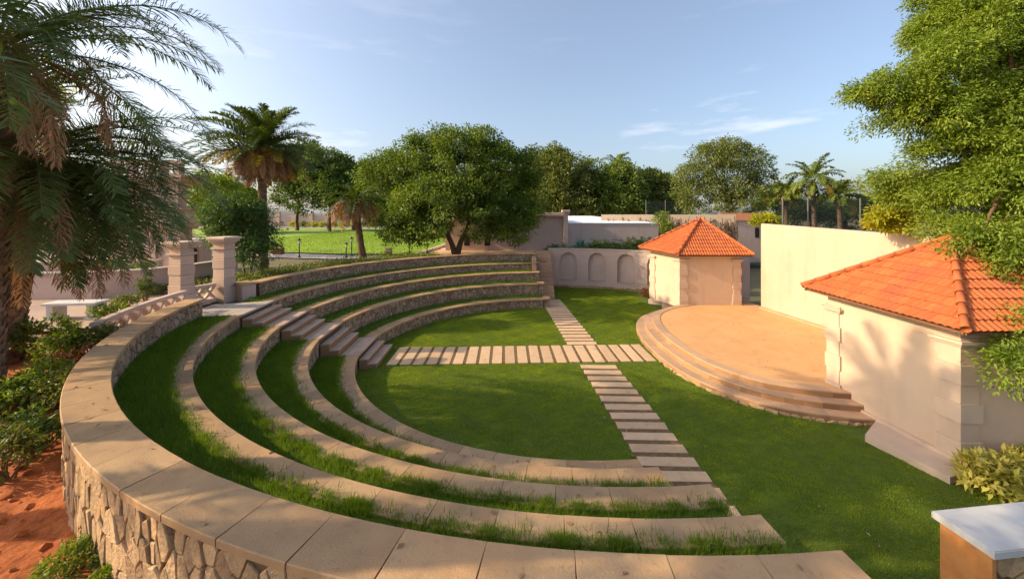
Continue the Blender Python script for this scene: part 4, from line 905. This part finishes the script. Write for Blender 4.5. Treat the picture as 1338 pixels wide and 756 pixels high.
# small leafy tree in front of the date palm
tree('small bushy tree with pale narrow leaves in front of the tall date palm', (*at(322, 372, 15.5)[:2], 1.8), [blob(300, 285, 15.5, 30, 26), blob(325, 292, 15.5, 26, 30), blob(295, 312, 15.4, 20, 20), blob(330, 325, 15.3, 24, 24), blob(345, 310, 15.6, 16, 24), blob(300, 266, 15.6, 22, 12)], [[at(318, 345, 15.5), at(316, 320, 15.5)], [at(330, 345, 15.5), at(336, 315, 15.5)]], 330, .34, 60, .15, .24, M['leaf_blue'], 34, tr=.045, branches=16, inner=.4, droop=.6, name='small_tree', cat='small tree')
tree('yellow green tree standing behind the gate columns', (*at(270, 330, 26)[:2], 1.8), [blob(272, 250, 26, 26, 24), blob(290, 262, 26, 24, 26), blob(262, 272, 26, 18, 24)], [[at(272, 310, 26), at(273, 280, 26)]], 150, .5, 50, .2, .4, M['leaf_bright'], 35, tr=.12, branches=8)
tree('bright yellow shrub tree rising above the tall wall near the right edge', (12.9, 11.8, 1.5), [blob(1170, 285, 11.6, 28, 16, .4), blob(1190, 275, 11.5, 18, 10, .3), blob(1150, 296, 11.8, 16, 8, .25)], [[(12.5, 11.9, 3.0), (12.2, 11.8, 4.2)]], 90, .22, 50, .12, .4, M['leaf_yellow'], 36, tr=.04, branches=10, name='yellow_shrub', cat='shrub')
tree('bright yellow green shrub above the left end of the tall wall', (*at(998, 340, 20)[:2], 1.0), [blob(1000, 286, 20, 14, 6, .5), blob(990, 290, 20, 12, 5, .4), blob(1012, 291, 20, 9, 4, .3)], [[at(998, 320, 20), at(999, 300, 20)]], 60, .2, 50, .13, .4, M['leaf_yellow'], 37, tr=.04, branches=6, name='yellow_shrub', cat='shrub')
tree('thin yellow green sapling left of the far hut roof', (*at(865, 330, 24)[:2], 2.1), [blob(865, 290, 24, 9, 12, .4), blob(872, 300, 24, 8, 8, .4)], [[at(865, 315, 24), at(865, 300, 24)]], 40, .22, 40, .14, .4, M['leaf_bright'], 38, tr=.03, branches=6, name='sapling', cat='sapling')
# ------------------------------------------------------------------ shrubs
def onsoil(x, y): return float(soil_z(np.array(x), np.array(y)))
def shrub_px(u, v, h, r, ht, m, seed, label, **kw):
    x, y = px(u, v, h); z = onsoil(x, y) if y < 9.5 else h; bush(label, x, y, z, r, ht, m, seed, **kw)
shrub_px(92, 478, 1.72, .42, .72, M['leaf_mid'], 201, 'rounded dark green shrub by the plaza edge, left of the dry reddish bush', ln=.09)
shrub_px(112, 490, 1.7, .42, .50, M['leaf_red'], 202, 'dry reddish brown shrub beside the parapet', ln=.06)
shrub_px(132, 470, 1.75, .36, .70, M['leaf_olive'], 203, 'olive green shrub squeezed against the parapet under the hanging dead fronds', ln=.07)
shrub_px(52, 520, 1.65, .42, .62, M['leaf_bright'], 204, 'bright light green shrub in front of the palm trunk', ln=.09)
shrub_px(92, 530, 1.6, .46, .55, M['leaf_olive'], 205, 'wide olive shrub hugging the parapet below the reddish bush', ln=.07)
shrub_px(14, 545, 1.6, .42, .55, M['leaf_mid'], 206, 'dark green shrub at the left edge below the palm trunk', ln=.09)
shrub_px(42, 590, 1.5, .34, .50, M['leaf_blue'], 207, 'loose pale green shrub standing alone on the red soil', ln=.08, ncl=45)
shrub_px(8, 620, 1.5, .28, .55, M['leaf_olive'], 208, 'thin stemmed shrub cut by the left edge above the bare soil', ln=.06, ncl=30)
shrub_px(95, 752, 1.40, .20, .24, M['leaf_bright'], 209, 'small fresh green weed at the foot of the rubble wall', name='weed', cat='weed', ln=.045, asp=.35, ncl=60)
shrub_px(140, 770, 1.40, .14, .16, M['leaf_bright'], 211, 'low leafy weed against the rubble wall right of the larger weed', name='weed', cat='weed', ln=.05, asp=.3, ncl=30)
shrub_px(50, 455, 1.9, .5, .75, M['leaf_mid'], 210, 'full green shrub beside the palm trunk on the plaza edge', ln=.09)
shrub_px(190, 392, 1.9, .22, .7, M['leaf_dark'], 212, 'narrow dark conical shrub on the plaza left of the gate columns', name='conical_shrub', ln=.06)
for i, (u, v, lab) in enumerate([(165, 402, 'yellowish low plant in the bed left of the balustrade'), (205, 385, 'low plant in the bed right behind the balustrade'), (140, 415, 'low yellow green plant by the lower end of the balustrade'), (262, 372, 'low plant between the two gate columns')]):
    shrub_px(u, v, 1.9, .38, .35, [M['leaf_olive'], M['leaf_olive'], M['leaf_bright'], M['leaf_olive']][i], 220 + i, lab, name='bedding_plant', cat='plant', group='low plants in the bed behind the balustrade', ncl=40)
# ground cover behind the far parapet
g = np.random.default_rng(8); n = 900
aa = g.uniform(122, 177, n); rr = g.uniform(10.95, 13.2, n); Cx = CX + rr * np.cos(np.radians(aa)); Cy = CY + rr * np.sin(np.radians(aa)); hh = 2.0 + g.random(n) * .38 * (1 - (rr - 10.9) / 4)
per = 28; gg = g.normal(size=(n, per, 3)) * np.array([.16, .16, .11]); Q = (np.stack([Cx, Cy, hh], 1)[:, None] + gg).reshape(-1, 3); nn = len(Q)
D = g.normal(size=(nn, 3)); D[:, 2] = np.abs(D[:, 2]) * .8; tn = np.repeat(g.random(n), per) * .6 + g.random(nn) * .4; L_ = g.uniform(.07, .15, nn)
tag(leaf_cloud('ground_cover', Q, D, g.normal(size=(nn, 3)) + np.array([0, 0, 1]), L_, L_ * .4, M['leaf_olive'], None, tn), 'brownish green ground cover planting behind the far parapet under the palms', 'ground cover', kind='stuff')
# yellow hedge line at the far wall
for i in range(9):
    u = 358 + i * 14; x, y = px(u, 298, 1.95); bush(f'{ORD[i]} yellow flowering bush from the left along the foot of the far compound wall', x, y + 7, 1.9, 1.15, 1.15, M['leaf_yellow'] if i % 3 != 1 else M['leaf_olive'], 240 + i, name='flowering_bush', cat='bush', group='yellow bushes along the far wall', ln=.3, ncl=26, per=22)
# planting behind the arched wall
x, y, z = at(759, 318, 26.6); root = empty('agave', (x, y, 2.1), 'blue green striped agave behind the arched wall, leftmost of the planting', 'plant'); A = MB(); rd = random.Random(3)
for i in range(34):
    f = i * 2.4; el = rd.uniform(.3, 1.4); d = Vector((math.cos(f) * math.cos(el), math.sin(f) * math.cos(el), math.sin(el))); s = Vector((-math.sin(f), math.cos(f), 0)); o = Vector((x, y, 2.35)); l = rd.uniform(.6, 1.0)
    A.add([tuple(o - s * .05), tuple(o + s * .05), tuple(o + d * l * .5 + s * .09), tuple(o + d * l * .5 - s * .09), tuple(o + d * l + Vector((0, 0, -.08)))], [(0, 1, 2, 3), (3, 2, 4)], rd.random())
A.build('leaves', M['agave'], root)
for i, (u, v, s, lab) in enumerate([(784, 322, 1.0, 'arching feather palm just right of the agave behind the arched wall'), (806, 322, .7, 'smallest feather palm in the middle of the planting behind the arched wall'), (828, 320, 1.15, 'feather palm above the third niche of the arched wall'), (850, 318, 1.1, 'feather palm next to the far hut roof')]):
    x, y, z = at(u, v, 25.8); root = empty('feather_palm', (x, y, 2.1), lab, 'plant', 'feather palms behind the arched wall'); rd = random.Random(300 + i); A = newA()
    for k in range(22): frond_arrays(A, (x + rd.uniform(-.5, .5), y + rd.uniform(-.3, .3), 2.2), rd.uniform(0, 6.28), rd.uniform(.6, 1.4), 1.25 * s, 1.5, 26, .30, .04, .2, rd, rd.random(), segs=8)
    fronds_build(A, 'fronds', M['palm2'] if i % 2 else M['coco'], root, .012)
hroot = empty('hedge', (*pol(12.9, 68), 2.1), 'low dark hedge running along the top of the arched wall', 'hedge')
foliage('leaves', [(*pol(12.95, a), 2.35, .45, .45, .30) for a in range(50, 87, 2)], 330, .22, 26, .10, .45, M['leaf_dark'], hroot, 330)
shrub_px(845, 388, 0, .38, .5, M['leaf_red'], 331, 'reddish shrub at the foot of the arched wall beside the far hut', name='shrub')
for i, (u, v, w_) in enumerate([(858, 397, .8), (872, 402, .5)]):
    x, y = px(u, v, 0); root = empty('stone_trough', (x, y, 0), ['long pale stone block on the grass at the left foot of the far hut', 'short pale stone block next to the far hut corner'][i], 'stone block'); m = MB(); m.box((x, y, .12), (w_, .28, .24), -.5, .7, .03); m.box((x, y, .26), (w_ * .9, .22, .05), -.5, .5, .02); m.build('block', M['trim'], root)
# leafy variegated bed in the lower right
for i, (x, y, r_, lab) in enumerate([(8.0, 6.45, .42, 'leftmost yellow green leafy clump against the near hut corner'), (8.6, 6.45, .48, 'middle yellow green leafy clump in front of the near hut'), (9.2, 6.5, .5, 'rightmost yellow green leafy clump at the picture edge'), (8.35, 6.0, .36, 'small front leafy clump behind the white capped wall end')]):
    bush(lab, x, y, -.05, r_, .55, M['leaf_lime'], 340 + i, name='variegated_plant', cat='plant', group='variegated foliage clumps in front of the near hut', ln=.13, asp=.45, ncl=70, per=18, up=1.2, droop=.1)
# ------------------------------------------------------------------ garden furniture and background buildings
def lamp(u, v, hh, label):
    x, y = px(u, v, 1.9); root = empty('garden_lamp', (x, y, 1.9), label, 'garden lamp', 'black garden lamps beside the large lawn')
    m = MB(); m.lathe([(.09, 1.9), (.09, 1.95), (.05, 2.0), (.035, 2.1), (.03, 1.9 + hh - .3), (.05, 1.9 + hh - .27)], (x, y), 10); m.build('post', M['blackmetal'], root)
    m = MB(); m.lathe([(.06, 1.9 + hh - .27), (.10, 1.9 + hh - .08), (.10, 1.9 + hh - .07)], (x, y), 8); m.build('lantern', M['lampglass'], root)
    m = MB(); m.lathe([(.15, 1.9 + hh - .07), (.13, 1.9 + hh - .05), (.03, 1.9 + hh + .03), (.012, 1.9 + hh + .08)], (x, y), 8); m.build('lantern_roof', M['blackmetal'], root)
for u, v, hh, lab in [(391, 336, 1.2, 'garden lamp standing clear against the lawn between the date palm and the small palm'), (459.5, 334, 1.25, 'taller of the two garden lamps just left of the small palm'), (452.5, 336, .95, 'shorter of the two garden lamps just left of the small palm'), (355, 331, 1.1, 'garden lamp next to the tall date palm trunk'), (535, 333, 1.2, 'garden lamp below the left part of the twin trunk tree'), (558, 334, 1.5, 'garden lamp by the driveway kerb left of the twin trunks'), (548, 322, 1.2, 'farther garden lamp by the driveway kerb')]: lamp(u, v, hh, lab)
x, y = px(364, 332, 1.9); root = empty('planter_box', (x, y, 1.9), 'brown planter box beside the tall date palm', 'planter'); m = MB(); m.box((x, y, 2.1), (.55, .5, .4), 0, .5, .02); m.build('box', M['woodbox'], root); m = MB(); m.box((x, y, 2.32), (.62, .57, .05), 0, .5, .01); m.build('rim', M['woodbox'], root)
x, y = px(508, 337, 1.9); root = empty('stone_marker', (x, y, 1.9), 'small pale stone marker post on the lawn edge', 'marker post'); m = MB(); m.box((x, y, 2.2), (.34, .3, .6), 0, .5, .02); m.build('post', M['trim'], root); m = MB(); m.box((x, y, 2.53), (.42, .38, .08), 0, .5, .02); m.build('cap', M['trim'], root)
bush('low round bush at the foot of the stone marker post', x, y - .4, 1.88, .42, .4, M['leaf_olive'], 350, ln=.1, ncl=30)
x, y = px(535, 340, 1.9); bush('dark rounded bush by the start of the driveway kerb', x, y, 1.88, .45, .5, M['leaf_dark'], 351, ln=.1, ncl=30)
# bench on the plaza
x, y = px(100, 416, 1.9); root = empty('stone_bench', (x, y, 1.9), 'carved white stone bench on the plaza beneath the palm fronds', 'bench')
m = MB(); m.box((x, y, 2.33), (1.3, .42, .07), .1, .5, .015); m.build('seat', M['greystone'], root)
for s in (-.48, .48):
    m = MB(); m.box((x + s, y + s * .1, 2.1), (.16, .36, .4), .1, .5); m.box((x + s, y + s * .1, 1.93), (.24, .4, .06), .1, .5); m.build('leg', M['greystone'], root)
# planter walls on the plaza
def lowwall(pts, zb, zt, t, label):
    root = empty('planter_wall', (*pts[0], zb), label, 'wall', 'low pink planter walls on the plaza'); m = MB(); m.sweep(pts, [(-t / 2, zb - .1), (t / 2, zb - .1), (t / 2, zt), (-t / 2, zt)]); m.build('wall', M['plaster_pink'], root)
    m = MB(); m.sweep(pts, [(-t / 2 - .06, zt + .001), (t / 2 + .06, zt + .001), (t / 2 + .06, zt + .07), (-t / 2 - .06, zt + .07)]); m.build('coping', M['greyslab'], root)
lowwall([(-12.7, 17.0), (-12.9, 15.0), (-13.3, 13.6), (-14.4, 12.9), (-18, 12.6)], 1.9, 2.72, .25, 'low pink planter wall with grey coping seen between and left of the gate columns')
lowwall([(-16.5, 17.5), (-22, 16.5)], 1.9, 2.6, .25, 'farther low pink planter wall at the left behind the palm fronds')
for i in range(6):
    xx = -13.9 - i * .8; bush(f'{ORD[i]} small dark plant from the right inside the pink planter behind the gate columns', xx, 14.2 + i * .15, 2.5, .35, .45, M['leaf_dark'], 360 + i, name='planter_shrub', cat='plant', group='plants in the pink planter', ncl=22)
# ornate gate building behind the palm fronds
root = empty('gate_building', (-18.6, 20.5, 1.9), 'ornate pink stone gate building with stacked cornices behind the palm fronds', 'building')
def bx(m, x0, x1, y0, y1, z0, z1, t=.5, ch=0): m.box(((x0 + x1) / 2, (y0 + y1) / 2, (z0 + z1) / 2), (x1 - x0, y1 - y0, z1 - z0), 0, t, ch)
m = MB(); bx(m, -21, -17.6, 18.6, 19.3, 1.7, 4.0); bx(m, -20.8, -17.8, 18.7, 19.2, 4.9, 6.3); m.build('wall', M['column'], root)
for (z0, z1, e) in ((3.55, 3.62, .08), (4.0, 4.12, .22), (4.12, 4.32, .38), (4.32, 4.45, .50), (4.45, 4.95, .15), (4.95, 5.03, .3), (6.2, 6.32, .15), (6.32, 6.5, .35), (6.5, 6.62, .5)):
    m = MB(); bx(m, -21 - e, -17.6 + e, 18.6 - e, 19.3 + e * .5, z0 + .001, z1 - .001, random.random(), .02); m.build('cornice', M['column'], root)
m = MB()
for i in range(5): bx(m, -20.9 + i * .75, -20.6 + i * .75, 18.55, 18.85, 6.62, 7.2, random.random(), .03)
bx(m, -21.2, -17.4, 18.5, 18.9, 7.2, 7.35); m.build('roof_balustrade', M['column'], root)
m = MB()
for i in range(4): bx(m, -20.6 + i * .8, -20.3 + i * .8, 18.5, 18.585, 2.0, 3.5)
m.build('pilaster', M['trim'], root)
m = MB(); bx(m, -18.9, -17.75, 19.9, 20.7, 1.7, 3.3); m.build('side_wing', M['column'], root)
m = MB(); bx(m, -19.0, -17.6, 19.8, 20.85, 3.301, 3.45, .6, .02); m.build('side_wing_cornice', M['greystone'], root)
m = MB(); V = [(-18.15, 19.88, 2.0), (-17.85, 19.88, 2.0)] + [(-18.0 + .15 * math.cos(t), 19.88, 2.85 + .15 * math.sin(t)) for t in np.linspace(0, math.pi, 9)]; m.add(V, [tuple(range(len(V)))]); m.build('arch_niche', M['dark'], root)
for o_ in [root]: o_.location.x += 1.0
# pink building behind the arched wall
root = empty('flat_roofed_building', (0, 30, 1.9), 'long low pink building with flat white roof behind the arched wall', 'building')
m = MB(); bx(m, -5.9, 3.35, 30, 34, 1.7, 4.55); bx(m, 3.72, 11.0, 30.4, 34, 1.7, 4.02); m.build('wall', M['plaster_pink'], root)
m = MB(); bx(m, -6.1, 3.4, 29.75, 34.2, 4.551, 4.66, .4); bx(m, -6.2, 3.4, 29.6, 34.3, 4.661, 4.9, .8, .02); m.build('cornice', M['column'], root)
m = MB(); bx(m, 3.36, 3.71, 29.7, 30.3, 1.7, 4.95, .7); bx(m, 3.25, 3.85, 29.55, 30.4, 4.951, 5.1, .7, .02); m.build('pillar', M['column'], root)
m = MB(); m.prism([(3.72, 30.35), (11.05, 30.35), (8.5, 46), (3.72, 46)], 4.021, [4.08, 4.08, 4.62, 4.62]); m.build('roof', M['whiteroof'], root)
for x_ in (-4.2, -2.6):
    m = MB(); bx(m, x_ - .22, x_ + .22, 29.97, 29.99, 2.3, 3.0); m.build('opening', M['dark'], root)
# cream wall with climber tracery behind the hut
root = empty('cream_wall', (10, 32, 1.9), 'cream garden wall with climbing stems left of the far hut roof', 'wall')
m = MB(); m.prism([(7.2, 34), (17.5, 31), (17.6, 31.3), (7.3, 34.3)], 0, 4.75); m.build('wall', M['plaster_high'], root)
m = MB(); rd = random.Random(12)
for i in range(90):
    t = rd.random(); x0 = 7.4 + 10 * t; y0 = 33.86 - 3.0 * t; pts = [(x0, y0, 2.0)]
    for k in range(6): pts.append((pts[-1][0] + rd.uniform(-.35, .35), pts[-1][1] - .01, pts[-1][2] + rd.uniform(.25, .5)))
    m.tube(pts, [.03] * 7, 4, rd.random(), cap=False)
m.build('climbing_stems', M['bark'], root)
# small house behind the recess
root = empty('small_house', (21, 34, 1), 'small pink house with brown roof seen in the gap beside the tall wall', 'house')
m = MB(); bx(m, 18.9, 22.6, 34, 37, .5, 4.2); m.build('wall', M['plaster_pink'], root)
m = MB(); m.sweep([(18.7, 33.9), (22.8, 33.9)], [(0, 4.2), (-.1, 4.3), (-2, 4.9), (-3.2, 4.25)]); m.build('roof', M['brownroof'], root, recalc=True)
m = MB(); bx(m, 20.9, 21.25, 33.96, 33.99, 2.7, 3.6); m.build('window', M['dark'], root)
# compound wall beyond the lawn
root = empty('compound_wall', (-50, 92, 1.9), 'far compound wall of pinkish panels between taller posts beyond the large lawn', 'wall')
m = MB()
for i in range(16): bx(m, -66 + i * 4, -62.3 + i * 4, 92, 92.3, 1.7, 4.7 + (i % 2) * .25, random.random())
m.build('panel', M['plaster_pink'], root)
m = MB()
for i in range(16): bx(m, -62.3 + i * 4, -62.0 + i * 4, 91.8, 92.5, 1.7, 5.6, random.random())
m.build('post', M['trim'], root)
# netting fence behind the tall wall
def netf(x0, y0, x1, y1, zb, zt, posts, label):
    root = empty('net_fence', ((x0 + x1) / 2, (y0 + y1) / 2, zb), label, 'fence', 'dark netting fences'); d = Vector((x1 - x0, y1 - y0, 0)); 
    m = MB(); m.add([(x0, y0, zb), (x1, y1, zb), (x1, y1, zt), (x0, y0, zt)], [(0, 1, 2, 3)]); m.build('netting', M['net'], root)
    for t in posts:
        m = MB(); x, y = x0 + d.x * t, y0 + d.y * t - .05; m.lathe([(.06, zb - 1), (.06, zt + .1), (.03, zt + .14)], (x, y), 8); m.build('post', M['greymetal'], root)
netf(21.5, 32, 34, 33, 0, 6.0, (.04, .22, .60, .97), 'tall dark netting fence on steel posts in front of the coconut palms')
netf(17, 52, 22.5, 52, 0, 6.6, (.02, .5, .98), 'dark netting fence glimpsed left of the round topped tree')
# ------------------------------------------------------------------ fallen leaves
g = np.random.default_rng(77); C_ = []
for i in range(420):
    k = g.random()
    if k < .35:
        j = int(g.integers(0, 5)); rr = R[j] + g.uniform(.02, WN[j] - .02); a = g.uniform(-165, -86); C_.append((*pol(rr, a), H[j] + .008))
    elif k < .55: C_.append((g.uniform(6.6, 10.8), g.uniform(10.4, 17), .44))
    elif k < .62: C_.append((g.uniform(-7.5, -5.5), g.uniform(3, 6), 0)); C_[-1] = (C_[-1][0], C_[-1][1], onsoil(C_[-1][0], C_[-1][1]) + .01)
    else:
        x, y = g.uniform(-3.5, 7.0), g.uniform(4.5, 20)
        if math.hypot(x - CX, y - CY) > 6.2 and x < 2.5: continue
        if x > 4.2 and 9 < y < 18.5: continue
        C_.append((x, y, .04))
C_ = np.array([c for c in C_ if not (c[2] > .5 and c[0] > 2.0)]); n = len(C_)
D = g.normal(size=(n, 3)); D[:, 2] *= .15; N_ = g.normal(size=(n, 3)) * .3 + np.array([0, 0, 1]); L_ = g.uniform(.035, .08, n)
tag(leaf_cloud('fallen_leaves', C_, D, N_, L_, L_ * .5, M['palmdead'], None, g.random(n)), 'dry brown leaves scattered over the seats, stage and lawn', 'fallen leaves', kind='stuff')
bpy.context.view_layer.update()
